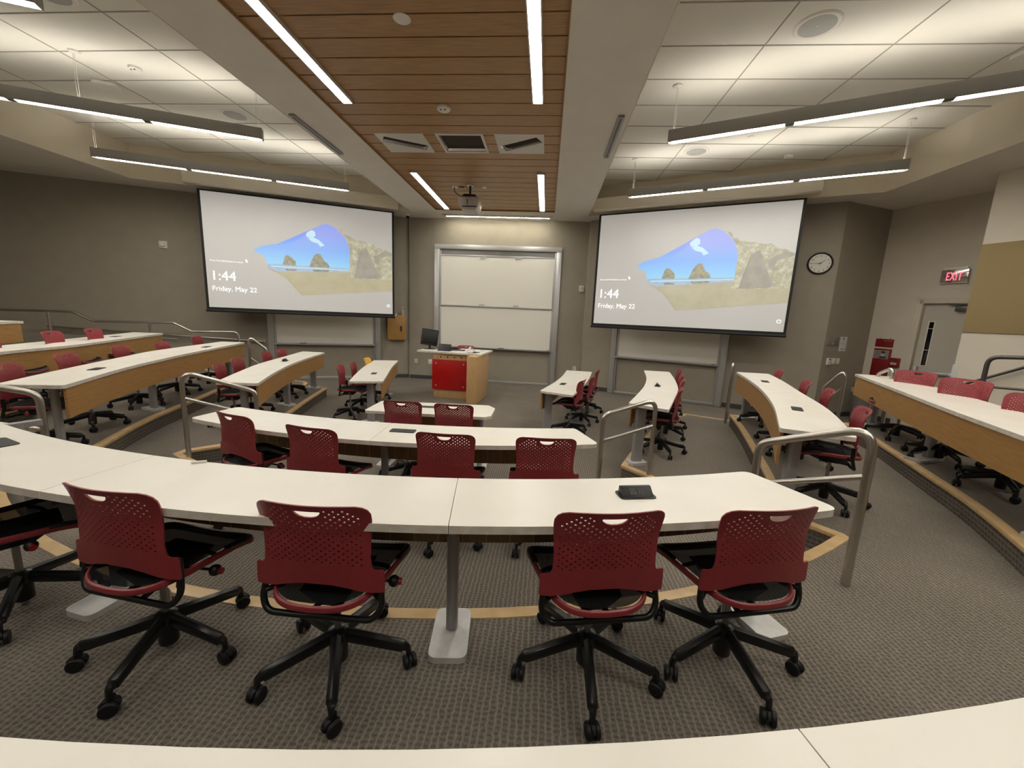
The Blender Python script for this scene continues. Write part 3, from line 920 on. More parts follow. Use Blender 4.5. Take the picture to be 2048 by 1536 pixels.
def side_table(label, inner, outer, zt_, zf, legs, outlets, seams=(), side=1, group=None, ph=.27):
    I = catmull([Vector((x, y, 0)) for x, y in inner], 7); O = catmull([Vector((x, y, 0)) for x, y in outer], 7)
    poly = I + O[::-1]
    rad = [0] * len(poly)
    for i in (0, len(I) - 1, len(I), len(poly) - 1): rad[i] = .035
    keep = [i for i in range(len(poly)) if i not in (1, len(I) - 2, len(I) + 1, len(poly) - 2)]
    poly = fillet([poly[i] for i in keep], [rad[i] for i in keep], 5, True)
    pan = trim_line(offset_line(I, .022 * side), .05, .05)
    return table(label, poly, zt_, zf, pan, legs, seams, outlets, 0, group, ph=ph)

g = 'white side tables on the left'
side_table('front left side table on the flat floor, yellow chair behind it', [(-2.54, 6.1), (-2.76, 6.84), (-3.05, 7.8), (-3.30, 8.81)], [(-3.02, 5.93), (-3.30, 6.78), (-3.56, 7.66), (-3.79, 8.63)], .74, 0,
           [(-2.80, 6.22, 160), (-3.46, 8.5, 165)], [(-2.998, 6.813, 105)], (), 1, g)
side_table('second left side table, on the lowest step with a raised black outlet', [(-3.43, 4.49), (-3.76, 5.23), (-4.10, 6.12), (-4.36, 7.03), (-4.6, 8.04)], [(-3.92, 4.42), (-4.24, 5.18), (-4.56, 6.02), (-4.82, 7.0), (-5.09, 8.04)], .925, T[1],
           [(-3.80, 4.72, 152), (-4.32, 6.33, 160), (-4.76, 7.85, 168)], [(-4.431, 6.488, 107, 1)], (), 1, g)
side_table('third left side table, with two flush black outlets and a wood panel', [(-4.10, 3.05), (-4.62, 4.0), (-4.98, 4.82), (-5.30, 5.65), (-5.94, 7.5)], [(-4.60, 2.93), (-5.10, 3.9), (-5.55, 4.85), (-5.90, 5.66), (-6.36, 7.42)], 1.11, T[2],
           [(-4.52, 3.28, 150), (-5.32, 4.95, 158), (-6.03, 7.15, 163)], [(-4.774, 3.864, 118), (-5.748, 6.369, 110)], (), 1, g)
side_table('fourth left side table, second from the top of the stacked rows at the left edge', [(-5.55, 2.9), (-6.0, 3.98), (-6.22, 4.77), (-6.62, 5.6), (-7.42, 7.25)], [(-6.05, 2.85), (-6.45, 3.85), (-6.8, 4.62), (-7.18, 5.5), (-7.95, 7.15)], 1.23, T[3],
           [(-6.0, 3.2, 155), (-6.75, 5.1, 155), (-7.5, 6.9, 155)], [(-7.391 * .97, 6.343 * .97, 116)], (), 1, g)
side_table('topmost left side table, high at the left picture edge', [(-6.9, 3.2), (-7.3, 4.2), (-7.75, 5.4)], [(-7.4, 3.1), (-7.8, 4.1), (-8.2, 5.32)], 1.47, T[4],
           [(-7.2, 3.5, 155), (-7.9, 5.1, 155)], [], (), 1, g)
g = 'white side tables on the right'
side_table('front right side table on the flat floor beside the lectern', [(-.04, 6.06), (.2, 6.95), (.37, 7.76), (.5, 8.66)], [(.45, 5.85), (.68, 6.72), (.87, 7.62), (1.04, 8.61)], .74, 0,
           [(.10, 6.22, 18), (.66, 8.4, 10)], [(.346, 6.817, 74)], (), -1, g)
side_table('second right side table, on the lowest step with a small raised black outlet', [(1.0, 4.62), (1.26, 5.3), (1.50, 5.98), (1.74, 6.86), (1.93, 7.85)], [(1.38, 4.37), (1.66, 5.08), (1.93, 5.8), (2.18, 6.76), (2.4, 7.81)], .925, T[1],
           [(1.165, 4.68, 20, dict(foot=.21, off=0)), (1.95, 7.5, 12)], [(1.693, 5.996, 72, 1)], (), -1, g)
side_table('third right side table, two flush outlets, its near tip by the curved handrail', [(1.81, 3.10), (2.25, 4.01), (2.62, 4.95), (2.90, 5.85), (3.13, 6.75)], [(2.26, 2.95), (2.72, 3.95), (3.06, 4.95), (3.40, 5.95), (3.62, 6.72)], 1.11, T[2],
           [(2.06, 3.30, 26), (3.29, 6.62, 18)], [(3.064, 5.749, 69), (2.401, 3.896, 64)], [((2.665, 4.779), (3.017, 4.919))], -1, g)
side_table('fourth right side table, running out of the picture at the right edge', [(3.0, 2.4), (3.25, 3.05), (3.53, 3.76), (4.04, 4.96), (4.57, 6.25)], [(3.6, 2.3), (3.86, 3.0), (4.12, 3.7), (4.70, 5.1), (5.03, 6.1)], 1.23, T[3],
           [(4.13, 4.44, 24, dict(foot=.42, off=-.06)), (3.4, 2.75, 24), (4.62, 5.85, 22)], [(4.568 * 1.08, 5.374 * 1.08, 67)], (), -1, g)

# two bits of chalk-like litter on the near table
mb = MB(); mb.cyl((-1.64, 1.675, 1.116), (-1.585, 1.70, 1.116), .006, n=10)
single(mb, 'chalk', M['white_plastic'], 'small white stub lying on the long near table by its far edge', 'chalk', (-1.61, 1.69, 1.11))

# ------------------------------------------------------------------ handrails
def rail(label, pieces, name='handrail', r=.024, m='steel', group='steel handrails on the steps', origin=None):
    c = origin or pieces[0][1][0]
    t = thing(name, label, 'handrail', (c[0], c[1], c[2]), 0, group)
    for pn, path, *rest in pieces:
        rr = rest[0] if rest else r
        mb = MB(); mb.tube([Vector(p) - Vector(c) for p in path], rr, 12)
        mb.build(pn, M[m], t)
    return t
def loop_rail(label, near, far, zn, zf, hn, hf, lowbar=.29, rn=.10):
    """two posts joined by one bent tube, with a second bar below"""
    n_ = Vector((near[0], near[1], 0)); f_ = Vector((far[0], far[1], 0))
    path = [n_ + Vector((0, 0, zn)), n_ + Vector((0, 0, zn + hn)), f_ + Vector((0, 0, zf + hf)), f_ + Vector((0, 0, zf))]
    p = fillet(path, [0, rn, rn, 0], 7)
    mid = [n_ + Vector((0, 0, zn + hn - lowbar)), f_ + Vector((0, 0, zf + hf - lowbar))]
    return rail(label, [('top_rail', p), ('lower_bar', mid, .017)], origin=(near[0], near[1], zn))
loop_rail('bent steel handrail at the right end of the long near table', (1.862, 2.315), (1.47, 2.71), T[2], T[1], .97, .91)
loop_rail('bent steel handrail at the right end of the second curved table', (1.225, 4.32), (.665, 4.22), T[1], T[0], .86, .86)
loop_rail('bent steel handrail at the left end of the second curved table', (-3.82, 3.88), (-3.28, 4.25), T[1], T[0], .95, .88)
loop_rail('bent steel handrail cut by the left picture edge, beside the third left table', (-4.30, 2.30), (-3.92, 2.745), T[2], T[1], .96, .92)
# rails at the far ends of the side rows
def step_rail(label, post, end, z0, zb, ze, z1=None, low=.30):
    p0 = Vector((post[0], post[1], 0)); p1 = Vector((end[0], end[1], 0))
    path = [p0 + Vector((0, 0, z0)), p0 + Vector((0, 0, zb)), p1 + Vector((0, 0, ze)), p1 + Vector((0, 0, z1 if z1 is not None else 0))]
    return rail(label, [('top_rail', fillet(path, [0, .06, .06, 0], 6)), ('lower_bar', [p0 + Vector((0, 0, zb - low)), p1 + Vector((0, 0, ze - low))], .017)], origin=(post[0], post[1], z0))
step_rail('steel handrail at the far end of the third right row, before the dark alcove wall', (4.64, 6.52), (4.50, 6.72), T[1], 1.285, .94, T[1])
step_rail('short steel handrail tip behind the far end of the fourth right table', (4.72, 5.80), (4.74, 6.05), T[3], 1.385, 1.27, T[1])
step_rail('slanting steel handrail at the far end of the third left row, before the whiteboard', (-5.60, 7.17), (-5.36, 7.30), T[1], 1.265, 1.02, T[1], .41)
# right front rail post beside the third right table's far end
step_rail('upright steel rail post between the right whiteboard and the third right table', (3.17, 6.98), (3.42, 7.5), T[1], 1.235, .99, 0.0, .35)

# stepped rail along the left wall
off = .6
def pl(px): return px
zA = [1.54, 1.55, 1.37, 1.38, 1.20, 1.21]
xs_ = [-11.6, -9.78, -9.48, -8.23, -7.94, -7.12]
def onrail(x): return (x - (pL + nL * off).x) / C24
path = [PL(onrail(x), off, z) for x, z in zip(xs_, zA)] + [PL(onrail(-7.08), off, T[1])]
pieces = [('top_rail', fillet(path, [0, .05, .05, .05, .05, .12, 0], 6))]
for x, z, zb in ((-10.13, 1.545, T[3]), (-8.62, 1.375, T[2]), (-11.3, 1.54, T[3])):
    pieces.append(('post', [PL(onrail(x), off, zb), PL(onrail(x), off, z)]))
pieces.append(('lower_bar', [PL(onrail(-10.1), off, 1.12), PL(onrail(-8.2), off, 1.02)], .015))
rail('long stepped steel handrail running along the taupe left wall', pieces, origin=tuple(PL(onrail(-7.08), off, T[1])))
pth = [PL(-7.6, .07, 1.21), PL(-3.53, .07, .955)]
rail('straight steel wall rail below the stepped handrail on the left wall', [('tube', pth, .018)] + [('wall_bracket', [PL(s, .0, z - .03), PL(s, .06, z - .03), PL(s, .07, z - .005)], .008) for s, z in ((-7.2, 1.185), (-5.4, 1.072), (-3.8, .972))])
# small loop rail in the front left corner behind the second left table
pth = fillet([PL(-3.05, .75, .965), PL(-2.80, .75, .965), PL(-2.68, .75, .80), PL(-2.70, .75, .62), PL(-3.05, .75, .60)], [0, .06, .06, .06, 0], 5)
# wall rail and gray post on the right side wall
def PS(s, off_=0.0, z=0.0): return E1 - dS * s + nS * off_ + Vector((0, 0, z))
rail('dark wall handrail sloping up along the white side wall', [('tube', [PS(-.02 + .2, .08, 1.07), PS(3.2, .08, 2.9)], .02), ('wall_bracket', [PS(.9, 0, 1.44), PS(.9, .07, 1.47), PS(.9, .08, 1.50)], .009), ('wall_bracket', [PS(2.4, 0, 2.36), PS(2.4, .07, 2.39), PS(2.4, .08, 2.43)], .009)], m='darksteel')
p0 = PS(.72, .9); p1 = PS(1.75, .9)
rail('dark gray pipe rail at the right picture edge above the fourth right table', [('top_rail', fillet([p0 + Vector((0, 0, T[2])), p0 + Vector((0, 0, 1.575)), p1 + Vector((0, 0, 1.66)), p1 + Vector((0, 0, T[3]))], [0, .12, .12, 0], 6), .027), ('lower_bar', [p0 + Vector((0, 0, 1.165)), p1 + Vector((0, 0, 1.22))], .017)], m='darksteel', origin=tuple(p0 + Vector((0, 0, T[2]))))

# ------------------------------------------------------------------ whiteboards
def frame_m(o, u, nn):
    """matrix with x along the wall, y into the room, z up"""
    m_ = Matrix.Identity(4)
    z = Vector((0, 0, 1))
    for i in range(3):
        m_[i][0] = u[i]; m_[i][1] = nn[i]; m_[i][2] = z[i]; m_[i][3] = o[i]
    return m_

def whiteboard(label, org, u, nn, x0, x1, fw_, ztop, boards, tray, group='wall whiteboards in tall aluminium frames'):
    t = thing('whiteboard', label, 'whiteboard', tuple(org), 0, group)
    Fm = frame_m((0, 0, 0), u, nn)
    w = x1 - x0
    mb = MB()
    for a, b in ((x0, x0 + fw_), (x1 - fw_, x1)): mb.box(((a + b) / 2, .045, ztop / 2), (fw_, .088, ztop), 0, Fm)
    mb.box(((x0 + x1) / 2, .046, ztop - .06), (w, .092, .12), 0, Fm)
    mb.box(((x0 + x1) / 2, .02, .03), (w - 2 * fw_, .036, .06), 0, Fm)
    for a in (x0 + fw_ + .02, x1 - fw_ - .02): mb.box((a, .03, ztop / 2), (.04, .05, ztop - .1), 0, Fm)
    mb.build('frame', M['alum'], t, bevel=.003)
    for z0, z1, dep, m_ in boards:
        mb = MB(); mb.box(((x0 + x1) / 2, dep, (z0 + z1) / 2), (w - 2 * fw_ - .07, .016, z1 - z0), 0, Fm)
        b = mb.build('board', M[m_], t)
        if m_ == 'board':
            mb = MB()
            for zz in (z0, z1): mb.box(((x0 + x1) / 2, dep + .004, zz), (w - 2 * fw_ - .06, .026, .034), 0, Fm)
            for xx in (x0 + fw_ + .045, x1 - fw_ - .045): mb.box((xx, dep + .003, (z0 + z1) / 2), (.022, .022, z1 - z0), 0, Fm)
            mb.build('board_trim', M['alum'], b, bevel=.002)
            if z1 > 2.4 and z0 > 1.5:
                for xx in (x0 + .40 * w / 1.14, x0 + .715 * w / 1.14):
                    for zz in (z1 - .035, z0 + .035):
                        mb = MB(); mb.box((xx + .12, dep + .02, zz), (.15, .012, .05), 0, Fm); mb.build('paper_clip', M['alum'], b)
    mb = MB(); mb.box(((x0 + x1) / 2, .085, tray), (w - 2 * fw_, .10, .018), 0, Fm); mb.box(((x0 + x1) / 2, .130, tray + .012), (w - 2 * fw_, .01, .03), 0, Fm)
    mb.build('tray', M['alum'], t)
    return t, Fm
up_ = Vector((0, 0, 1))
org = Vector((-3.04, 10.88, 0)); uF = Vector((1, 0, 0)); nF = Vector((0, -1, 0))
wbC, FmC = whiteboard('large centre whiteboard with two sliding panels behind the lectern', org, uF, nF, 0, 3.345, .13, 3.63,
           [(2.06, 3.36, .062, 'board'), (.95, 2.045, .04, 'board'), (3.345, 3.52, .02, 'board_dark')], .935)
orgL = PL(-3.45); wbL, FmL = whiteboard('left whiteboard half hidden below the left projection screen', orgL, dL, nL, 0, 2.66, .13, 3.3,
           [(2.06, 3.1, .062, 'board'), (.92, 2.045, .04, 'board')], .90)
orgR = PR(.768); wbR, FmR = whiteboard('right whiteboard half hidden below the right projection screen', orgR, dR, nR, 0, 2.62, .13, 3.3,
           [(2.06, 3.1, .062, 'board'), (.95, 2.045, .04, 'board')], .93)
# things lying on the trays
def on_tray(name, label, cat, o, Fm, x, z, size, m_, group):
    Fx = Fm.copy(); Fx.translation = o
    mb = MB(); mb.box((0, 0, size[2] / 2), size, 0, Fm)
    ob = mb.build(name, M[m_], None, bevel=.004); p = Fx @ Vector((x, .085, z)); ob.location = p
    return props(ob, label, cat, group)
on_tray('eraser', 'black eraser on the tray of the left whiteboard', 'eraser', orgL, FmL, .78, .909, (.16, .05, .03), 'black', 'whiteboard erasers')
on_tray('eraser', 'black eraser on the tray of the centre whiteboard', 'eraser', org, FmC, 1.86, .944, (.15, .05, .03), 'black', 'whiteboard erasers')
on_tray('eraser', 'dark eraser at the right end of the centre whiteboard tray', 'eraser', org, FmC, 3.12, .944, (.09, .05, .025), 'ink', 'whiteboard erasers')
on_tray('eraser', 'dark eraser at the right end of the right whiteboard tray', 'eraser', orgR, FmR, 2.38, .939, (.10, .05, .025), 'ink', 'whiteboard erasers')
on_tray('marker', 'white marker on the left part of the centre whiteboard tray', 'marker', org, FmC, 1.02, .944, (.13, .02, .018), 'white_plastic', 'whiteboard markers')
on_tray('marker', 'white marker right of the eraser on the centre whiteboard tray', 'marker', org, FmC, 2.12, .944, (.11, .02, .018), 'white_plastic', 'whiteboard markers')
on_tray('marker', 'white marker near the right end of the centre whiteboard tray', 'marker', org, FmC, 2.82, .944, (.11, .02, .018), 'white_plastic', 'whiteboard markers')

# ------------------------------------------------------------------ projection screens
def emis(name, col, strength, base=(.55, .55, .55)):
    m_ = bpy.data.materials.new(name); m_.use_nodes = True
    b = m_.node_tree.nodes['Principled BSDF']
    b.inputs['Base Color'].default_value = (*base, 1); b.inputs['Roughness'].default_value = .9; b.inputs['Specular IOR Level'].default_value = .1
    b.inputs['Emission Color'].default_value = (*col, 1); b.inputs['Emission Strength'].default_value = strength
    return m_
def emis_grad(name, stops, strength, axis=2, z0=0, z1=1, noise=None):
    m_ = emis(name, (1, 1, 1), strength, (.25, .25, .25))
    n, l, b = nodes(m_)
    tc = n.new('ShaderNodeTexCoord')
    rp = n.new('ShaderNodeValToRGB')
    if noise is None:
        sx = n.new('ShaderNodeSeparateXYZ'); l.new(tc.outputs['Object'], sx.inputs[0])
        mr = n.new('ShaderNodeMapRange'); mr.inputs['From Min'].default_value = z0; mr.inputs['From Max'].default_value = z1
        l.new(sx.outputs[axis], mr.inputs['Value']); l.new(mr.outputs[0], rp.inputs[0])
    else:
        nz = n.new('ShaderNodeTexNoise'); nz.inputs['Scale'].default_value = noise; nz.inputs['Detail'].default_value = 6; nz.inputs['Roughness'].default_value = .7
        l.new(tc.outputs['Object'], nz.inputs['Vector']); l.new(nz.outputs['Fac'], rp.inputs[0])
    els = rp.color_ramp.elements
    while len(els) < len(stops): els.new(.5)
    for e, (p, c) in zip(els, stops): e.position = p; e.color = (*c, 1)
    l.new(rp.outputs[0], b.inputs['Emission Color'])
    return m_
PIC = {'sky': [(0.2335, 0.5333), (0.2785, 0.5761), (0.3574, 0.6062), (0.4105, 0.6161), (0.4541, 0.6394), (0.4934, 0.6965), (0.5272, 0.7391), (0.5668, 0.7875), (0.6008, 0.8213), (0.6288, 0.8281), (0.6622, 0.8086), (0.7013, 0.7632), (0.7291, 0.7058), (0.7455, 0.641), (0.7528, 0.5451), (0.7544, 0.4574), (0.7449, 0.4169), (0.7359, 0.406), (0.3033, 0.3917), (0.2974, 0.4509), (0.2832, 0.4902), (0.2556, 0.5092)],
 'sea': [(0.3016, 0.421), (0.7481, 0.4291), (0.7416, 0.3909), (0.3653, 0.3507), (0.3038, 0.3778)], 'surf': [(0.3193, 0.4029), (0.7437, 0.4148), (0.7436, 0.4089), (0.3243, 0.3943)],
 'beach': [(0.3038, 0.3778), (0.3653, 0.3526), (0.7416, 0.3939), (0.7348, 0.3368), (0.7762, 0.3314), (0.9972, 0.3452), (1.0, 0.2324), (0.7088, 0.1852), (0.4735, 0.1444), (0.4664, 0.1921), (0.4219, 0.2644), (0.3749, 0.3161)],
 'cliff': [(0.6764, 0.8063), (0.7074, 0.788), (0.7183, 0.7518), (0.7527, 0.7335), (0.7874, 0.7053), (0.8288, 0.7021), (0.8585, 0.6872), (0.8946, 0.6878), (0.9247, 0.6479), (0.9554, 0.6425), (0.998, 0.6087), (1.0, 0.3456), (0.7762, 0.3294), (0.7379, 0.3421), (0.7479, 0.4172), (0.756, 0.487), (0.7518, 0.5936), (0.7358, 0.6925), (0.7041, 0.7637)],
 'cliffshade': [(0.7703, 0.3358), (0.8023, 0.4929), (0.8098, 0.6116), (0.846, 0.6462), (0.8692, 0.561), (0.8926, 0.4746), (0.9286, 0.3683), (0.9161, 0.3487)],
 'ledge': [(0.8874, 0.5635), (0.9552, 0.6226), (0.998, 0.6107), (0.9979, 0.5886), (0.9301, 0.5574), (0.9111, 0.487), (0.893, 0.5146)],
 'rocka': [(0.3808, 0.4218), (0.3937, 0.4962), (0.4049, 0.5135), (0.4154, 0.5084), (0.4254, 0.4818), (0.4336, 0.4876), (0.4491, 0.4615), (0.4507, 0.4212)],
 'rockb': [(0.522, 0.4168), (0.5406, 0.4972), (0.5524, 0.5273), (0.5639, 0.5431), (0.575, 0.538), (0.5836, 0.5487), (0.5941, 0.5139), (0.6047, 0.4819), (0.6242, 0.4652), (0.6348, 0.425)],
 'refa': [(0.393, 0.3859), (0.4525, 0.3865), (0.452, 0.3694), (0.4006, 0.368)], 'refb': [(0.5354, 0.3965), (0.6343, 0.4017), (0.6253, 0.3812), (0.5461, 0.3757)],
 'cloud1': [(0.5103, 0.7178), (0.5246, 0.7433), (0.5442, 0.7605), (0.5603, 0.7446), (0.5622, 0.7076), (0.5425, 0.6904), (0.5151, 0.6907)], 'cloud2': [(0.5203, 0.6822), (0.5481, 0.696), (0.5808, 0.6731), (0.6106, 0.6285), (0.5851, 0.6124), (0.5745, 0.6392), (0.5416, 0.6529)]}

def screen(label, org_, u, nn, x0, x1, z0, z1, case_x, sats):
    """x measured along the wall from org_, z in the world"""
    cx = (x0 + x1) / 2
    t = thing('projection_screen', label, 'projection screen', tuple(org_), 0, 'pull-down projection screens')
    Fm = frame_m((0, 0, 0), u, nn)
    # white case under the ceiling edge
    mb = MB(); mb.box(((case_x[0] + case_x[1]) / 2, .06, H_LOW + .115), (case_x[1] - case_x[0], .22, .25), 0, Fm)
    mb.build('case', M['screen_case'], t, bevel=.006)
    zt_, zb = H_LOW - .07, z0
    mb = MB(); mb.box((cx, 0, (zt_ + zb) / 2), (x1 - x0, .004, zt_ - zb), 0, Fm)
    mb.build('screen_border', M['screen_black'], t)
    mb = MB(); mb.cyl(Fm @ Vector((x0 - .01, 0, z0 + .02)), Fm @ Vector((x1 + .01, 0, z0 + .02)), .026, n=14); mb.build('weight_bar', M['screen_black'], t)
    a, b, c, d = x0 + .052, x1 - .048, z0 + .097, H_LOW - .10
    W_, H_ = b - a, d - c
    Mats = sats
    mb = MB()
    mb.box(((a + b) / 2, .0035, (c + d) / 2), (W_, .003, H_), 0, Fm)
    def poly(key, mi, lay):
        pts = [(a + W_ * p[0], .0052 + lay * .0006, c + H_ * p[1]) for p in PIC[key]]
        # ear clipped through bmesh triangulation of a single n-gon
        bm = bmesh.new(); vs = [bm.verts.new(p) for p in pts]
        try:
            f = bm.faces.new(vs); bmesh.ops.triangulate(bm, faces=[f], ngon_method='EAR_CLIP')
            bm.verts.index_update()
            mb.add([v.co.copy() for v in bm.verts], [[v.index for v in f.verts] for f in bm.faces], mi, Fm)
        finally: bm.free()
    for i, (k, mi) in enumerate((('sky', 1), ('cloud1', 2), ('cloud2', 2), ('sea', 3), ('surf', 2), ('beach', 4), ('refa', 6), ('refb', 6), ('rocka', 6), ('rockb', 6), ('cliff', 5), ('cliffshade', 7), ('ledge', 7))):
        poly(k, mi, i)
    def txt(s_, x, z, h):
        vs, fs = text_mesh(s_, h)
        mb.add([(a + W_ * x + v.x, .0075 + v.z, c + H_ * z + v.y) for v in vs], fs, 8, Fm)
    txt('1:44', .0165, .2448, .285)
    txt('Friday, May 22', .0200, .150, .147)
    txt('Press Ctrl+Alt+Delete to unlock.', .0208, .4085, .0465)
    # pointer arrow and accessibility ring
    ar = [(0, 0), (0, .07), (.05, .02), (.028, .018), (.04, -.012), (.03, -.016), (.018, .012)]
    mb.add([(a + W_ * .193 + p[0], .0082, c + H_ * .418 + p[1]) for p in ar], [list(range(7))], 8, Fm)
    ring = [Vector((a + W_ * .9736 + .035 * math.cos(q), .0075, c + H_ * .0826 + .03 * math.sin(q))) for q in [k * PI / 9 for k in range(18)]]
    mb.tube([Fm @ q for q in ring], .006, 5, True, 8)
    mb.build('projected_image', Mats, t, smooth=False)
    return t
M['screen_black'] = mat('screen_black', (.006, .006, .006), .7)
SE = .345
def screen_mats(tag_, k, blue, warm):
    return [emis('screen_gray_' + tag_, (1.0, .955, .90), k * .60, (.42, .42, .42)),
            emis_grad('screen_sky_' + tag_, [(0, (.22, .66, 1.0)), (.35, (.13, .42, 1.0)), (.75, blue), (1, blue)], k * 1.9, 2, 2.8, 3.8),
            emis('screen_cloud_' + tag_, (.55, .85, 1.0), k * 1.9, (.25, .25, .25)),
            emis_grad('screen_sea_' + tag_, [(.3, (.32, .55, .85)), (.7, (.52, .72, .95))], k * 1.4, noise=9),
            emis_grad('screen_sand_' + tag_, [(.3, (.56, .48, .24)), (.7, warm)], k * 1.25, noise=3),
            emis_grad('screen_cliff_' + tag_, [(.36, (.40, .37, .22)), (.5, (.62, .58, .36)), (.64, (.95, .92, .66))], k * 1.25, noise=9),
            emis_grad('screen_rock_' + tag_, [(.38, (.20, .19, .10)), (.62, (.62, .58, .33))], k * 1.15, noise=14),
            emis_grad('screen_shade_' + tag_, [(.38, (.44, .39, .30)), (.62, (.60, .54, .42))], k * 1.0, noise=5),
            emis('screen_text_' + tag_, (1, 1, 1), k * 2.4)]
oL = pL + nL * .8
screen('left projection screen showing 1:44 and a beach cave', oL, dL, nL, -4.45, -.454, 1.665, 4.27, (-4.64, -.36), screen_mats('a', SE, (.22, .32, .95), (.74, .66, .38)))
oR = pR + nR * .8
screen('right projection screen showing 1:44 and a beach cave, before the clock wall', oR, dR, nR, .443, 4.351, 1.665, 4.27, (.33, 4.54), screen_mats('b', SE * 1.03, (.30, .38, .95), (.74, .68, .46)))

# ------------------------------------------------------------------ lights
def strip_light(x, y0, y1, label, name='recessed_light'):
    t = thing(name, label, 'ceiling light', (x, (y0 + y1) / 2, H_LOW), 0, 'recessed strip lights in the slatted ceiling')
    L_ = y1 - y0; w = .13
    mb = MB()
    for s in (-1, 1): mb.box((s * (w / 2 - .006), 0, .010), (.012, L_, .045))
    for s in (-1, 1): mb.box((0, s * (L_ / 2 - .006), .010), (w, .012, .045))
    mb.build('frame', M['panelwhite'], t)
    mb = MB(); mb.box((0, 0, .016), (w - .026, L_ - .03, .008)); mb.build('lens', M['lamp_wood'], t)
    return t
strip_light(-2.51, 2.6, 5.105, 'left recessed strip light of the front pair, cut by the top picture edge')
strip_light(-.237, 2.6, 5.105, 'right recessed strip light of the front pair, cut by the top picture edge')
strip_light(-2.50, 7.44, 9.905, 'left recessed strip light beside the projector')
strip_light(-.237, 7.44, 9.905, 'right recessed strip light beside the projector')
strip_light(-2.51, -2.2, .4, 'unseen strip light added left above the camera for back lighting'); strip_light(-.237, -2.2, .4, 'unseen strip light added right above the camera for back lighting')  # out-of-view pair, added to light the room from behind

def pendant(xr, yr, L_, label, ang, cab):
    """linear pendant: (xr, yr) is its inner end; ang is the direction it runs in"""
    u = Vector((math.cos(ang), math.sin(ang), 0))
    c = Vector((xr, yr, 0)) + u * L_ / 2
    zb, zt_ = 4.235, 4.385
    t = thing('pendant_light', label, 'pendant light', (c.x, c.y, zb), ang, 'linear pendant lights')
    h = zt_ - zb
    mb = MB()
    for s in (-1, 1): mb.box((0, s * .0485, h / 2), (L_, .007, h))
    for s in (-1, 1): mb.box((s * (L_ / 2 - .004), 0, h / 2), (.008, .10, h))
    mb.box((0, 0, h * .55), (L_ - .01, .095, .02))
    mb.build('housing', M['fixture'], t, bevel=.001)
    n_ = 3; seg = L_ / n_
    for i in range(n_):
        x = -L_ / 2 + seg * (i + .5)
        mb = MB(); mb.box((x, 0, .012), (seg - .10, .086, .008)); mb.build('lens', M['lamp'], t)
        mb = MB(); mb.box((x, 0, h - .035), (seg - .10, .06, .008)); mb.build('upper_lens', M['lamp_up'], t)
        if i: 
            mb = MB(); mb.box((x - seg / 2, 0, .012), (.09, .09, .012)); mb.build('joint', M['fixture_dark'], t)
    for x in cab:
        mb = MB(); mb.tube([(x, 0, h * .5), (x, 0, H_UP - zb)], .0028, 6)
        mb.tube([(x + .012, .008, h * .5), (x + .02, .012, h + .2), (x + .012, .006, H_UP - zb - .01)], .0022, 5)
        mb.build('cable', M['white_plastic'], t)
        mb = MB(); mb.lathe([(.001, -.02), (.03, -.02), (.055, -.010), (.062, .008), (.001, .008)], 20, 0, Matrix.Translation((x, 0, H_UP - zb + .003))); mb.build('canopy', M['white_plastic'], t)
    return t
Lp = 4.1
pendant(-4.285, 6.05, Lp, 'pendant light over the left rows, nearer the camera, left half of the picture', PI + A24, (-2.0, 2.0, 0))
pendant(-4.18, 8.46, Lp, 'pendant light just before the left projection screen', PI + A24, (-1.98, 1.98))
pendant(-4.36, 3.47, Lp, 'pendant light whose tip shows at the top left picture corner', PI + A24, (-1.98, 1.98))
pendant(-4.36, .8, Lp, 'pendant light over the left rows behind the camera', PI + A24, (-1.98, 1.98))
pendant(1.50, 6.02, Lp, 'pendant light over the right rows, running out at the right picture edge', -A24, (-2.0, 2.0))
pendant(1.473, 8.53, Lp, 'pendant light just before the right projection screen', -A24, (-1.98, 1.98))
pendant(1.52, 3.4, Lp, 'pendant light over the right rows above the picture', -A24, (-1.98, 1.98))
pendant(1.52, .8, Lp, 'pendant light over the right rows behind the camera', -A24, (-1.98, 1.98))

# three square accent fixtures with tilted troughs
def accent(x0, x1, rz, label, w, l_, lit=False):
    cx, cy = (x0 + x1) / 2, (5.955 + 6.62) / 2
    t = thing('accent_light', label, 'ceiling fixture', (cx, cy, H_LOW + .02), 0, 'square ceiling fixtures in the slats')
    W_, D_ = x1 - x0, .665
    # plate with a rectangular opening turned by rz
    ca, sa = math.cos(rz), math.sin(rz)
    inner = [Vector((px * ca - py * sa, px * sa + py * ca, 0)) for px, py in ((-l_ / 2, -w / 2), (l_ / 2, -w / 2), (l_ / 2, w / 2), (-l_ / 2, w / 2))]
    mb = MB()
    bm = curve_fill([(-W_ / 2, -D_ / 2), (W_ / 2, -D_ / 2), (W_ / 2, D_ / 2), (-W_ / 2, D_ / 2)], [[(p.x, p.y) for p in inner]], .006)
    bm.verts.index_update(); mb.add([v.co.copy() for v in bm.verts], [[v.index for v in f.verts] for f in bm.faces]); bm.free()
    mb.build('plate', M['panelwhite'], t, weld=True)
    mb = MB()
    s = .80
    top = [Vector((p.x * s, p.y * s, .13)) for p in inner]
    mb.add(inner + top, [(0, 1, 5, 4), (1, 2, 6, 5), (2, 3, 7, 6), (3, 0, 4, 7), (4, 5, 6, 7)])
    o = mb.build('reflector', M['mirror'], t, smooth=False)
    mb = MB(); mb.sphere((0, 0, .10), .03, 0, 8); mb.build('bulb', M['spot'] if lit else M['board_dark'], o)
    mb = MB()
    for i in range(4):
        a, b = inner[i], inner[(i + 1) % 4]; mb.tube([a, b], .007, 6)
    mb.build('rim', M['white_plastic'], t)
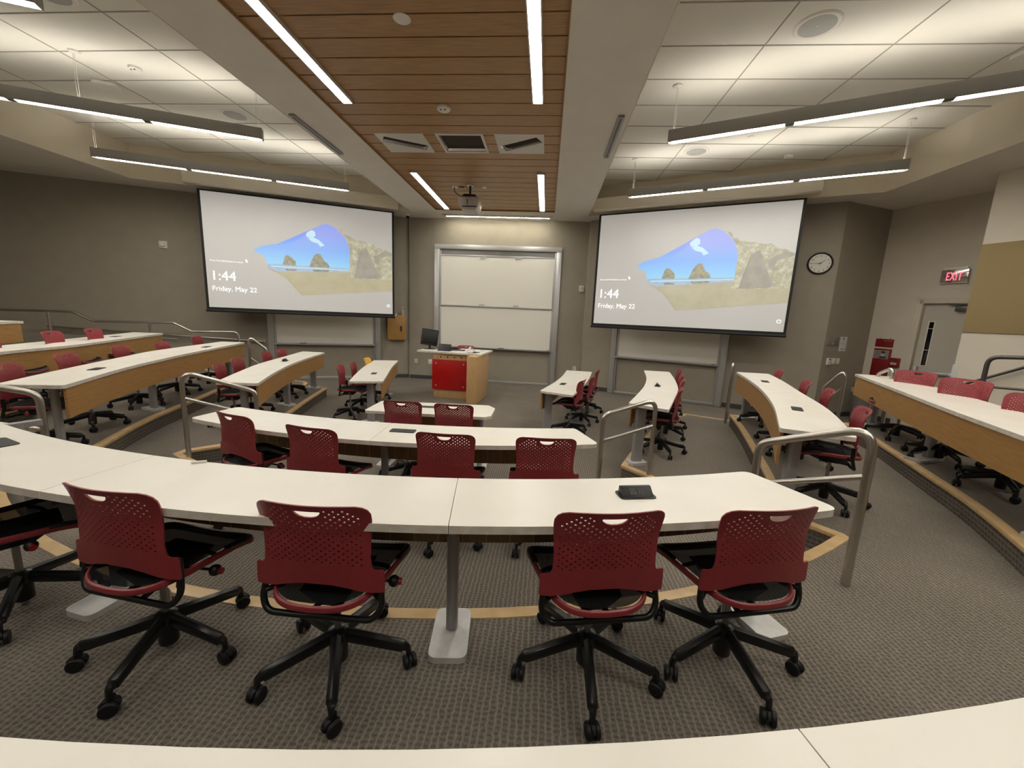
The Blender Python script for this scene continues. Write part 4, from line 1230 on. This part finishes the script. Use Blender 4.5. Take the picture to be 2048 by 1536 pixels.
accent(-2.575, -1.870, R(28), 'left square ceiling fixture, its trough turned clockwise', .20, .66)
accent(-1.70, -1.02, 0, 'middle square ceiling fixture with a wide reflector', .58, .62)
accent(-.86, -.172, R(-30), 'right square ceiling fixture, its trough lit and turned to the right', .20, .66, True)

# ------------------------------------------------------------------ things on the ceiling
def disc(name, label, cat, x, y, z, r, h, m_, rim=None, group=None):
    t = thing(name, label, cat, (x, y, z), 0, group)
    mb = MB(); mb.lathe([(.0005, -h), (r * .8, -h), (r * .96, -h * .6), (r, .0), (.0005, .0)], 28); mb.build('body', M[m_], t)
    return t
def speaker(x, y, label):
    t = thing('ceiling_speaker', label, 'speaker', (x, y, H_UP + .012), 0, 'round ceiling speakers')
    mb = MB(); mb.lathe([(.168, -.010), (.20, -.014), (.215, -.004), (.215, .001), (.168, .001)], 36); mb.build('rim', M['white_plastic'], t)
    mb = MB(); mb.lathe([(.0005, -.008), (.17, -.008), (.17, .001), (.0005, .001)], 36); mb.lathe([(.0005, -.010), (.008, -.010), (.008, -.007)], 10, 1); mb.build('grille', [M['grille'], M['white_plastic']], t)
speaker(-5.32, 6.854, 'round speaker in the left tile ceiling beside the pendant cable')
speaker(2.601, 4.913, 'large round speaker in the right tile ceiling near the top picture edge')
speaker(2.536, 8.112, 'round speaker in the right tile ceiling above the far pendant')
speaker(-5.28, 4.30, 'round speaker at the top picture edge in the left tile ceiling')
def smoke(x, y, z, label, r=.075):
    t = thing('smoke_detector', label, 'smoke detector', (x, y, z), 0, 'round detectors on the ceilings')
    mb = MB(); mb.lathe([(.0005, -.05), (r * .35, -.05), (r * .5, -.035), (r * .9, -.028), (r, -.015), (r, .0005), (.0005, .0005)], 28); mb.build('body', M['white_plastic'], t)
    mb = MB()
    for s in (-1, 1): mb.box((s * r * .32, -r * .45, -.036), (.016, .012, .012))
    mb.build('sensor', M['ink'], t)
smoke(-5.705, 5.568, H_UP + .012, 'small white detector on the left tile ceiling')
smoke(-1.384, 5.251, H_LOW + .02, 'white detector on the slatted ceiling before the square fixtures', .085)
disc('cover_plate', 'round white blank cover on the slatted ceiling near the top picture edge', 'cover plate', -1.367, 3.778, H_LOW + .02, .075, .006, 'white_plastic')
disc('sprinkler_cover', 'small round sprinkler cover on the right tile ceiling', 'sprinkler', 3.193, 7.499, H_UP + .012, .05, .012, 'white_plastic')
disc('sprinkler_cover', 'small round cover right of the projector pole', 'sprinkler', -1.355, 8.294, H_LOW + .02, .05, .012, 'white_plastic')
disc('sprinkler_cover', 'faint round cover on the low ceiling before the dark corner', 'sprinkler', 6.0, 8.5, H_LOW, .05, .008, 'soffit')
mb = MB(); mb.box((0, 0, -.03), (.13, .09, .06)); o = single(MB().add(mb.v, mb.f), 'motion_sensor', M['white_plastic'], 'small white box on the right tile ceiling before the far pendant', 'sensor', bevel=.012); o.location = (4.19, 8.2, H_UP + .012)
def access_point(x, y, rz, label):
    t = thing('access_point', label, 'wireless access point', (x, y, H_UP + .012), rz, 'white boxes on the tile ceilings')
    mb = MB(); mb.prism(rrect(.30, .22, .06, 6), -.055, -.012); mb.build('shell', M['white_plastic'], t, bevel=.012)
    mb = MB(); mb.prism(rrect(.20, .14, .02, 3), -.013, .0005); mb.build('mount', M['ink'], t)
access_point(-6.559, 5.942, .4, 'white access point on the left tile ceiling')
access_point(5.1, 5.36, .2, 'white access point at the right picture edge')
for x, label in ((-3.402, 'thin gray slot box under the left ceiling beam'), (.763, 'thin gray slot box under the right ceiling beam')):
    t = thing('slot_diffuser', label, 'air diffuser', (x, 6.0, H_LOW), 0, 'slot boxes under the beams')
    mb = MB(); mb.box((0, 0, -.014), (.075, 1.27, .028)); mb.build('body', M['fixture'], t, bevel=.004)
    mb = MB(); mb.box((0, 0, -.029), (.02, 1.2, .004)); mb.build('slot', M['fixture_dark'], t)
t = thing('slot_diffuser', 'long white slot diffuser on the ceiling before the front wall', 'air diffuser', (-1.37, 10.47, H_LOW), 0)
mb = MB(); mb.box((0, 0, -.012), (2.75, .13, .024)); mb.build('frame', M['white_plastic'], t, bevel=.004)
mb = MB(); mb.box((0, -.02, -.0245), (2.68, .02, .003)); mb.box((0, .025, -.0245), (2.68, .02, .003)); mb.build('slot', M['fixture'], t)
mb = MB(); mb.box((0, .052, -.0255), (2.6, .018, .004)); mb.build('wash_lens', M['wash'], t)
# corner camera under the ceiling
t = thing('security_camera', 'small dome camera in the corner right of the left projection screen', 'camera', (-3.70, 10.60, H_LOW), 0)
mb = MB(); mb.lathe([(.0005, -.03), (.05, -.03), (.06, 0), (.0005, 0)], 20); mb.build('mount', M['white_plastic'], t)
mb = MB(); mb.sphere((0, 0, -.05), .04, 0, 10); mb.build('dome', M['glassdark'], t)
# two little hooks above the right screen case
for x, lab in ((1.42, 'left of two small black hooks above the right screen case'), (1.66, 'right of two small black hooks above the right screen case')):
    mb = MB(); mb.sphere((0, .0, 0), .022, 0, 8); mb.cyl((0, 0, 0), (0, .0, -.06), .008, n=8)
    o = mb.build('cable_hook', M['ink']); s_ = (x - oR.x) / C24
    o.location = pR + dR * (x - 1.0) + nR * .75 + Vector((0, 0, H_LOW + .235)); props(o, lab, 'hook', 'hooks above the right screen')

# projector -----------------------------------------------------------
t = thing('projector', 'white projector hanging from a black pole under the slatted ceiling', 'projector', (-1.615, 8.2, H_LOW + .02))
mb = MB(); mb.cyl((0, 0, .0), (0, 0, -.19), .022, n=14); mb.build('pole', M['ink'], t)
mb = MB(); mb.lathe([(.022, -.012), (.07, -.012), (.07, 0), (.022, 0)], 20); mb.build('pole_plate', M['white_plastic'], t)
mb = MB(); mb.box((0, 0, -.205), (.24, .22, .03)); mb.box((-.05, .03, -.18), (.12, .12, .035)); mb.box((.07, .0, -.225), (.10, .26, .02))
for s in (-1, 1):
    for q in (-1, 1): mb.tube([(s * .10, q * .09, -.20), (s * .15, q * .13, -.245)], .010, 6)
mb.build('mount', M['ink'], t, bevel=.003)
mb = MB()
prof = [(-.185, -.245), (.185, -.245), (.20, -.33), (.185, -.42), (.13, -.478), (-.07, -.478), (-.15, -.455), (-.20, -.36), (-.20, -.27)]
vs = [(x, -.17 + (.03 if z < -.42 else 0), z) for x, z in prof] + [(x * 1.0, .22, z * 1.0) for x, z in prof]
N = len(prof)
mb.add(vs, [list(range(N)), [N + i for i in range(N)][::-1]] + [(i, (i + 1) % N, N + (i + 1) % N, N + i) for i in range(N)])
mb.build('shell', M['projector'], t, bevel=.012)
mb = MB(); mb.box((-.02, -.176, -.345), (.012, .008, .10)); mb.box((.02, -.172, -.425), (.28, .012, .018)); mb.build('vent', M['ink'], t)
mb = MB(); mb.cyl((.05, .20, -.35), (.05, .245, -.35), .05, n=20); mb.build('lens', M['glassdark'], t)
mb = MB(); mb.tube(catmull([Vector(p) for p in ((-.33, .10, -.005), (-.335, .10, -.07), (-.27, .08, -.14), (-.17, .05, -.19), (-.09, .0, -.21))], 6), .008, 8); mb.build('cable', M['ink'], t)
mb = MB(); mb.lathe([(.02, -.015), (.05, -.015), (.06, 0), (.02, 0)], 16, 0, Matrix.Translation((-.33, .10, 0))); mb.build('cable_plate', M['white_plastic'], t)
mb = MB(); mb.box((0, 0, -.003), (.10, .08, .008)); o = mb.build('outlet_plate', M['ink']); o.location = (-1.81, 8.30, H_LOW + .02); props(o, 'small dark square outlet in the slats left of the projector pole', 'outlet')

# ------------------------------------------------------------------ lectern
t = thing('lectern', 'maple lectern with a red front panel and white top', 'lectern', (-1.97, 8.55, 0), R(-5))
def lx(x, y, z=0):
    """world -> lectern frame"""
    v = Matrix.Rotation(R(5), 3, 'Z') @ Vector((x + 1.97, y - 8.55, 0)); return (v.x, v.y, z)
mb = MB()
mb.box((0, .20, .49), (.86, .50, .98)); mb.build('front_panel', M['maple_light'], t, bevel=.002)
mb = MB(); mb.box((.535, .10, .495), (.215, 1.05, .99)); mb.build('side_column', M['maple_light'], t, bevel=.002)
for k in range(5):
    mb = MB(); mb.cyl((-.27 + k * .155, -.052, .905), (-.27 + k * .155, -.044, .905), .017, n=16); mb.build('vent_hole', M['ink'], t)
mb = MB(); mb.box((-.05, -.083, .525), (.80, .018, .66)); rp_ = mb.build('red_panel', M['boardred'], t, bevel=.002); rp_['label'] = 'glossy red square panel with four studs'
for sx in (-1, 1):
    for sz in (-1, 1):
        mb = MB(); mb.cyl((-.05 + sx * .31, -.10, .525 + sz * .245), (-.05 + sx * .31, -.045, .525 + sz * .245), .016, n=14); mb.build('stud', M['alum'], rp_)
mb = MB(); mb.prism(fillet([(-.83, -.04, 0), (.66, -.20, 0), (.66, .96, 0), (-.10, .96, 0), (-.10, .50, 0), (-.83, .42, 0)], .02, 3, True), .985, 1.02, 0, None, 1)
mb.build('top', [M['white_top'], M['top_edge']], t, bevel=.003)
mb = MB(); mb.cyl((.45, .75, 1.021), (.45, .75, 1.024), .04, n=18); mb.build('grommet', M['alum'], t)

zt_ = 1.0205
# monitor
t = thing('monitor', 'black monitor seen from behind on the left of the lectern', 'monitor', (-2.63, 9.0, zt_), R(18))
mb = MB(); mb.lathe([(.0005, .0), (.13, .0), (.13, .008), (.02, .016), (.0005, .016)], 24, 0, Matrix.Diagonal((1.15, .85, 1, 1))); mb.build('base', M['black'], t)
mb = MB(); mb.box((0, .0, .08), (.05, .03, .14)); mb.build('neck', M['black'], t, bevel=.005)
Mt = Matrix.Translation((0, .0, .27)) @ Matrix.Rotation(R(-9), 4, 'X') @ Matrix.Rotation(R(7), 4, 'Y')
mb = MB(); mb.box((0, .02, 0), (.38, .045, .37), 0, Mt); mb.box((0, -.025, .0), (.30, .05, .27), 0, Mt); mb.build('housing', M['black'], t, bevel=.012)
mb = MB(); mb.box((0, .0435, 0), (.365, .003, .34), 0, Mt); mb.build('screen', M['glassdark'], t)
# small control tablet
t = thing('control_panel', 'black control touch panel lying tilted on the lectern beside the monitor', 'control panel', (-2.22, 8.74, zt_), R(-5))
Mt = Matrix.Translation((0, .02, .075)) @ Matrix.Rotation(R(-28), 4, 'X')
mb = MB(); mb.box((0, 0, 0), (.29, .022, .16), 0, Mt); mb.build('housing', M['black'], t, bevel=.006)
mb = MB(); mb.box((0, .0125, .0), (.25, .003, .125), 0, Mt); mb.build('screen', M['glassdark'], t)
mb = MB(); mb.box((0, .02, .008), (.30, .16, .016)); mb.build('base', M['black'], t, bevel=.004)
# keyboard, papers, folded card
mb = MB(); mb.box((0, 0, .010), (.42, .14, .018)); o = single(mb, 'keyboard', M['ink'], 'dark keyboard lying flat on the lectern behind the control panel', 'keyboard', bevel=.004); o.location = (-2.02, 8.98, zt_); o.rotation_euler = (0, 0, R(-4))
mb = MB()
mb.add([(-.10, -.10, .0), (.10, -.10, 0), (.10, .0, .13), (-.10, .0, .13), (-.10, -.097, .0), (.10, -.097, 0), (.10, .003, .127), (-.10, .003, .127)], [(0, 1, 2, 3), (7, 6, 5, 4), (0, 4, 5, 1), (0, 3, 7, 4), (1, 5, 6, 2)])
mb.add([(-.10, .0, .13), (.10, .0, .13), (.10, .14, .0), (-.10, .14, .0), (-.10, .0, .127), (.10, .0, .127), (.10, .136, .0), (-.10, .136, .0)], [(0, 1, 2, 3), (7, 6, 5, 4), (2, 6, 7, 3), (0, 3, 7, 4), (1, 5, 6, 2)])
o = single(mb, 'folded_card', M['paper'], 'white folded card standing like a tent on the lectern', 'card'); o.location = (-1.60, 8.57, zt_); o.rotation_euler = (0, 0, R(-70))
mb = MB(); mb.box((0, 0, .002), (.21, .28, .004)); o = single(mb, 'paper_sheet', M['paper'], 'loose white sheet on the lectern beside the folded card', 'paper'); o.location = (-1.86, 8.70, zt_); o.rotation_euler = (0, 0, R(60))
mb = MB(); mb.box((0, 0, .006), (.15, .03, .012)); o = single(mb, 'remote_control', M['ink'], 'small dark remote on the right end of the lectern top', 'remote'); o.location = (-1.50, 8.72, zt_); o.rotation_euler = (0, 0, R(8))
t = thing('tray_cables', 'loose black cables looped behind the monitor stand', 'cable', (-2.52, 9.0, zt_))
mb = MB(); mb.tube(catmull([Vector(p) for p in ((-.1, 0, .10), (.02, -.02, .07), (.10, .02, .03), (.22, -.03, .006))], 6), .006, 6); mb.build('cable', M['ink'], t)

# ------------------------------------------------------------------ wall things
def plate(name, label, cat, org_, u, nn, x, z, w, h, m_='plate', dep=.012, parts=(), group=None, bevel=.003):
    Fm = frame_m((0, 0, 0), u, nn)
    p = org_ + u * x + Vector((0, 0, z)) + nn * .0005
    t = thing(name, label, cat, tuple(p), 0, group)
    mb = MB(); mb.box((0, dep / 2, 0), (w, dep, h), 0, Fm); mb.build('plate', M[m_], t, bevel=bevel)
    for pn, px, pz, pw, ph_, pd, pm in parts:
        mb = MB(); mb.box((px, dep + pd / 2 - .001, pz), (pw, pd, ph_), 0, Fm); mb.build(pn, M[pm], t)
    return t, Fm, p
gO = 'wall sockets'
sock = [('socket', 0, .03, .035, .034, .004, 'liner'), ('socket', 0, -.03, .035, .034, .004, 'liner')]
wF = Vector((0, 10.88, 0))
plate('wall_outlet', 'white double socket on the front wall left of the lectern', 'wall outlet', wF, uF, nF, -3.566, .48, .085, .135, 'plate', .008, sock, gO)
plate('wall_outlet', 'wide white data plate on the front wall just behind the lectern', 'wall outlet', wF, uF, nF, -3.13, .49, .16, .13, 'plate', .008, [('port', .045, -.02, .03, .02, .004, 'ink')], gO)
plate('wall_outlet', 'white socket plate on the front wall behind the front right table', 'wall outlet', wF, uF, nF, .83, .50, .085, .14, 'plate', .008, sock, gO)
plate('wall_sensor', 'small white sensor on the front wall left of the right screen', 'sensor', wF, uF, nF, .865, 2.62, .12, .155, 'plate', .045, [('window', 0.02, .02, .04, .05, .006, 'liner')])
plate('fire_strobe', 'small white strobe on the taupe left wall', 'alarm strobe', pL, dL, nL, (-8.72 - pL.x) / C24, 3.10, .155, .155, 'plate', .02, [('lens', 0, 0, .075, .075, .035, 'white_plastic')])
# wooden cabinet on the left front wall
t, Fm, p = plate('wall_cabinet', 'oak box with a black handle slot on the wall left of the lectern', 'cabinet', pL, dL, nL, -.37, 1.40, .475, .66, 'oak_box', .16, [('lock_plate', .115, -.03, .05, .15, .004, 'ink')])
for px in (-.21, .0):
    mb = MB(); mb.cyl(Fm @ Vector((px, .155, .245)), Fm @ Vector((px, .17, .245)), .014, n=12); mb.build('stud', M['alum'], t)
mb = MB(); mb.box((-.12, .164, .325), (.25, .006, .03), 0, Fm); mb.box((-.005, .164, .35), (.022, .006, .07), 0, Fm); mb.build('paper_edge', M['paper'], t)
q = PL(-.21, .085, 1.731)
t = thing('spray_bottle', 'small clear sanitizer bottle standing on the oak wall box', 'bottle', tuple(q))
mb = MB(); mb.lathe([(.0005, .0), (.034, .0), (.036, .01), (.036, .10), (.030, .13), (.014, .145), (.014, .16), (.0005, .16)], 18); mb.build('body', M['liner'], t)
mb = MB(); mb.box((0, 0, .0), (.05, .05, .05)); mb.v = [v + Vector((0, 0, .085)) for v in mb.v]; mb.build('label_band', M['ink'], t)
mb = MB(); mb.cyl((0, 0, .16), (0, 0, .215), .007, n=10); mb.box((.012, 0, .22), (.05, .018, .014)); mb.build('pump', M['white_plastic'], t)

# clock ---------------------------------------------------------------
cs = (5.39 - pR.x) / C24
t = thing('wall_clock', 'round black-rimmed clock on the dark wall right of the right screen', 'clock', tuple(PR(cs, .002, 3.145)))
Fm = frame_m((0, 0, 0), dR, nR); Rc = Fm @ Matrix.Rotation(R(-90), 4, 'X')
rc = .212
mb = MB(); mb.lathe([(rc * .86, .022), (rc * .92, .04), (rc, .030), (rc * 1.02, .008), (rc, 0), (rc * .86, 0)], 48, 0, Rc); mb.build('rim', M['ink'], t)
mb = MB(); mb.lathe([(.0005, .018), (rc * .88, .018), (rc * .88, .0), (.0005, .0)], 48, 0, Rc); face = mb.build('face', M['plate'], t)
mb = MB()
for i in range(1, 13):
    a = PI / 2 - 2 * PI * i / 12
    vs, fs = text_mesh(str(i), .052, .0005, 'CENTER')
    cx, cz = rc * .70 * math.cos(a), rc * .70 * math.sin(a)
    mb.add([(cx + v.x, .0195 + v.z, cz + v.y - .019) for v in vs], fs, 0, Fm)
mb.build('numerals', M['ink'], face)
def hand(hours_angle, L_, w, nm):
    a = PI / 2 - hours_angle
    mb = MB(); d = Vector((math.cos(a), 0, math.sin(a))); s = Vector((-math.sin(a), 0, math.cos(a)))
    mb.add([Fm @ (Vector((0, .0225, 0)) + d * x + s * y) for x, y in ((-.03, -w), (L_, -w * .5), (L_, w * .5), (-.03, w))], [(0, 1, 2, 3)])
    mb.add([Fm @ (Vector((0, .0205, 0)) + d * x + s * y) for x, y in ((-.03, -w), (L_, -w * .5), (L_, w * .5), (-.03, w))], [(3, 2, 1, 0)])
    mb.build(nm, M['ink'], t)
hand(2 * PI * (1 + 45 / 60) / 12, rc * .50, .006, 'hour_hand'); hand(2 * PI * 45 / 60, rc * .72, .0045, 'minute_hand'); hand(2 * PI * 29 / 60, rc * .3, .002, 'second_hand')

# alcove wall plates -----------------------------------------------------
uA = Vector((C24, S24, 0)); nA = Vector((S24, -C24, 0))
t, Fm, p = plate('wall_plaque', 'dark gray room plaque on the dark alcove wall', 'sign', C1, uA, nA, .235, 1.615, .33, .17, 'plate_gray', .012, [('line', .0, .05, .24, .014, .002, 'fixture'), ('line', -.01, .015, .2, .012, .002, 'fixture'), ('emblem', 0, -.04, .05, .05, .002, 'fixture')], 'wall plaques in the alcove')
t, Fm, p = plate('notice', 'white paper notice beside the gray plaque in the alcove', 'notice', C1, uA, nA, .555, 1.565, .21, .30, 'paper', .003, [('emblem', 0, .11, .04, .05, .001, 'ink'), ('line', 0, .045, .12, .008, .001, 'fixture'), ('line', 0, .01, .15, .008, .001, 'fixture'), ('line', 0, -.02, .12, .008, .001, 'fixture'), ('bar', .01, -.105, .12, .04, .001, 'ink')], None, 0)
gS = 'small white controls on the alcove wall'
plate('thermostat', 'white thermostat with a dark display, first of three controls on the alcove wall', 'thermostat', C1, uA, nA, .19, 1.20, .105, .14, 'plate', .03, [('display', .01, .045, .045, .025, .003, 'ink')], gS)
plate('wall_switch', 'white double switch plate, middle of the three controls on the alcove wall', 'switch', C1, uA, nA, .345, 1.205, .115, .13, 'plate', .010, [('rocker', -.025, 0, .03, .06, .004, 'white_plastic'), ('rocker', .025, 0, .03, .06, .004, 'white_plastic')], gS)
plate('wall_switch', 'white single switch plate, last of the three controls on the alcove wall', 'switch', C1, uA, nA, .49, 1.205, .085, .125, 'plate', .010, [('rocker', 0, 0, .03, .06, .004, 'white_plastic')], gS)
# bin
t = thing('trash_bin', 'gray round waste bin with a pale liner in the alcove', 'bin', (6.50, 8.52, 0))
mb = MB(); mb.lathe([(.0005, 0), (.17, 0), (.215, .70), (.205, .70), (.165, .02), (.0005, .02)], 28); mb.build('body', M['bin'], t)
mb = MB(); mb.lathe([(.20, .66), (.222, .62), (.226, .66), (.222, .715), (.208, .72), (.19, .60)], 28); mb.build('liner', M['liner'], t)
mb = MB(); mb.lathe([(.212, .72), (.224, .735), (.20, .86), (.19, .87), (.0005, .87), (.0005, .86), (.18, .85)], 28); mb.build('lid', M['bin'], t)

# door -----------------------------------------------------------------
uD = -dS
def DF(): return frame_m((0, 0, 0), uD, nS)
Fd = DF()
droot = bpy.data.objects.new('door_1', None); droot.location = PD(0); COL.objects.link(droot); droot['kind'] = 'structure'
mb = MB()
for a, b in ((dA, dA + .055), (dB - .055, dB)): mb.box(((a + b) / 2, -.055, DH / 2), (.055, .15, DH), 0, Fd)
mb.box(((dA + dB) / 2, -.055, DH - .03), (dB - dA, .15, .06), 0, Fd)
for a, b in ((dA - .04, dA), (dB, dB + .04)): mb.box(((a + b) / 2, .010, (DH + .04) / 2), (.045, .018, DH + .04), 0, Fd)
mb.box(((dA + dB) / 2, .010, DH + .02), (dB - dA + .08, .018, .045), 0, Fd)
mb.build('door_frame', M['wall_cream'], droot, bevel=.003)
# leaf with a slit window
wx0, wx1, wz0, wz1 = dA + .165, dA + .265, 1.24, 2.08
lx0, lx1 = dA + .06, dB - .06
mb = MB()
for a, b, c, d in ((lx0, wx0, .01, DH - .065), (wx1, lx1, .01, DH - .065), (wx0, wx1, .01, wz0), (wx0, wx1, wz1, DH - .065)):
    mb.box(((a + b) / 2, -.08, (c + d) / 2), (b - a, .045, d - c), 0, Fd)
leaf = mb.build('door_leaf', M['doorpaint'], droot, smooth=False)
mb = MB(); mb.box(((wx0 + wx1) / 2, -.085, (wz0 + wz1) / 2), (wx1 - wx0, .01, wz1 - wz0), 0, Fd); mb.build('door_glass', M['glassdark'], leaf)
mb = MB()
for a in (wx0 + .006, wx1 - .006): mb.box((a, -.056, (wz0 + wz1) / 2), (.016, .012, wz1 - wz0 + .02), 0, Fd)
for zz in (wz0, wz1, wz0 + .30, wz1 - .13): mb.box(((wx0 + wx1) / 2, -.058, zz), (wx1 - wx0, .012, .012), 0, Fd)
mb.build('window_bead', M['plate'], leaf)
mb = MB(); mb.box((lx0 + .055, -.025, 1.12), (.07, .07, .19), 0, Fd); mb.box(((lx0 + lx1) / 2 + .03, -.03, 1.115), (lx1 - lx0 - .1, .055, .055), 0, Fd)
mb.box(((lx0 + lx1) / 2 - .1, .0, 1.115), (.42, .03, .04), 0, Fd)
mb.build('push_bar', M['alum'], leaf, bevel=.006)
mb = MB(); mb.box((lx1 - .26, -.02, DH - .16), (.32, .07, .09), 0, Fd); mb.box((lx1 - .30, -.0, DH - .075), (.42, .04, .03), 0, Fd); mb.build('door_closer', M['darksteel'], leaf, bevel=.004)
mb = MB(); mb.box(((dA + dB) / 2, -.40, DH / 2), (1.6, .02, DH + .4), 0, Fd); struct(mb, 'wall_corridor', M['ink'], smooth=False)
for nm in ('door_frame',): pass
for ch in droot.children:
    ch.matrix_parent_inverse = Matrix.Identity(4)
def rebase(o, off_):
    o.data.transform(Matrix.Translation(off_))
# parts above were modelled from the wall's own corner, so move them under the door's origin
# (frame_m has no translation: coordinates are already relative to PD(0))

# exit sign --------------------------------------------------------------
p = PD(1.17, .0, 2.90)
t = thing('exit_sign', 'red EXIT sign on the wall above the door', 'exit sign', tuple(p))
mb = MB(); mb.box((0, .03, 0), (.37, .05, .225), 0, Fd); mb.build('housing', M['exitface'], t, bevel=.006)
mb = MB(); mb.box((0, .03, .135), (.33, .06, .04), 0, Fd); mb.build('canopy', M['plate'], t, bevel=.004)
vs, fs = text_mesh('EXIT', .098, .002, 'CENTER', .0015, 1.12)
mb = MB(); mb.add([(v.x, .0575 + v.z, v.y * 2.05 - .070) for v in vs], fs, 0, Fd); mb.build('letters', M['exitred'], t)
mb = MB()
for zz in (-.118, .118): mb.box((0, .03, zz), (.375, .055, .010), 0, Fd)
mb.build('edge_trim', M['exitred'] if False else M['plate'], t)
plate('wall_box', 'faint small cover plate on the wall below the exit sign', 'cover plate', PD(0), uD, nS, 1.16, 2.70, .15, .055, 'wall_cream', .008)
# red donor-style boards
t, Fm, p = plate('wall_sign', 'small red sign board above the portrait board', 'sign', PD(0), uD, nS, .30, 1.625, .31, .165, 'signred', .012, [('text_line', .06, .045, .15, .008, .001, 'paper'), ('text_line', .08, -.045, .11, .005, .001, 'liner')], 'red sign boards beside the door')
for s in (-1, 1):
    mb = MB(); mb.cyl(Fm @ Vector((s * .09, .006, .08)), Fm @ Vector((s * .09, .006, .105)), .006, n=8); mb.build('standoff', M['darksteel'], t)
t, Fm, p = plate('wall_sign', 'tall red board with a gray portrait photo', 'sign', PD(0), uD, nS, .30, 1.19, .31, .63, 'signred', .012, [('photo', -.02, .195, .255, .17, .003, 'photo_gray') if False else ('photo', -.02, .195, .255, .17, .003, 'liner')], 'red sign boards beside the door')
photo = [c for c in t.children if c.name.startswith('photo')][0]
mb = MB()
def ell(cx, cz, rx, rz_, y_, mi):
    mb.add([(cx + rx * math.cos(2 * PI * k / 20), y_, cz + rz_ * math.sin(2 * PI * k / 20)) for k in range(20)], [list(range(20))[::-1]], mi, Fm)
mb.add([(-.14, .0145, .118), (.10, .0145, .118), (.10, .0145, .272), (-.14, .0145, .272)], [(0, 1, 2, 3)], 2, Fm)
mb.add([(-.06, .0150, .118), (.09, .0150, .118), (.085, .0150, .135), (.045, .0150, .155), (-.01, .0150, .155), (-.05, .0150, .135)], [list(range(6))], 0, Fm)
ell(.016, .205, .036, .048, .0154, 1); ell(.016, .243, .040, .022, .0158, 0); mb.box((.016, .0156, .215), (.05, .0005, .006), 0, Fm)
mb.build('portrait', [M['ink'], M['photo_skin'] if 'photo_skin' in M else M['liner'], M['plate_gray']], photo)
for k in range(7):
    mb = MB(); mb.box((.0, .0128, .05 - k * .045), (.24 - .03 * (k % 3), .001, .006), 0, Fm); mb.build('text_line', M['sign_line'] if 'sign_line' in M else M['red'], t)
t, Fm, p = plate('fire_alarm', 'red fire alarm pull box beside the portrait board', 'fire alarm', PD(0), uD, nS, .545, 1.245, .16, .19, 'firered' if 'firered' in M else 'signred', .05, [('pull_handle', 0, -.02, .10, .045, .012, 'liner'), ('cover', 0, .0, .12, .15, .006, 'signred')])
plate('corner_guard', 'narrow gray guard strip on the corner of the white side wall', 'corner guard', E1, uD, nS, .035, .69, .07, 1.38, 'alum', .004, bevel=.001)
# acoustic panel on the side wall
mb = MB(); mb.box((6.1, .012, (1.905 + 3.25) / 2), (12.16, .024, 3.25 - 1.905), 0, Fd)
o = mb.build('acoustic_panel', M['acoustic'], None, bevel=.002); o.location = E1; props(o, 'tan fabric acoustic panel across the white side wall', 'wall panel')

# ------------------------------------------------------------------ world, light, view
w = bpy.data.worlds.new('world'); sc.world = w; w.use_nodes = True
w.node_tree.nodes['Background'].inputs[0].default_value = (.8, .75, .68, 1)
w.node_tree.nodes['Background'].inputs[1].default_value = .02
vs_ = sc.view_settings
sc.display_settings.display_device = 'sRGB'
vs_.view_transform = 'Standard'; vs_.look = 'None'; vs_.gamma = 1.0; vs_.exposure = 0.24
vs_.use_curve_mapping = False
cy = sc.cycles
cy.use_denoising = True
cy.max_bounces = 8; cy.diffuse_bounces = 5; cy.glossy_bounces = 4; cy.transparent_max_bounces = 24
cy.sample_clamp_indirect = 6.0; cy.caustics_reflective = False; cy.caustics_refractive = False
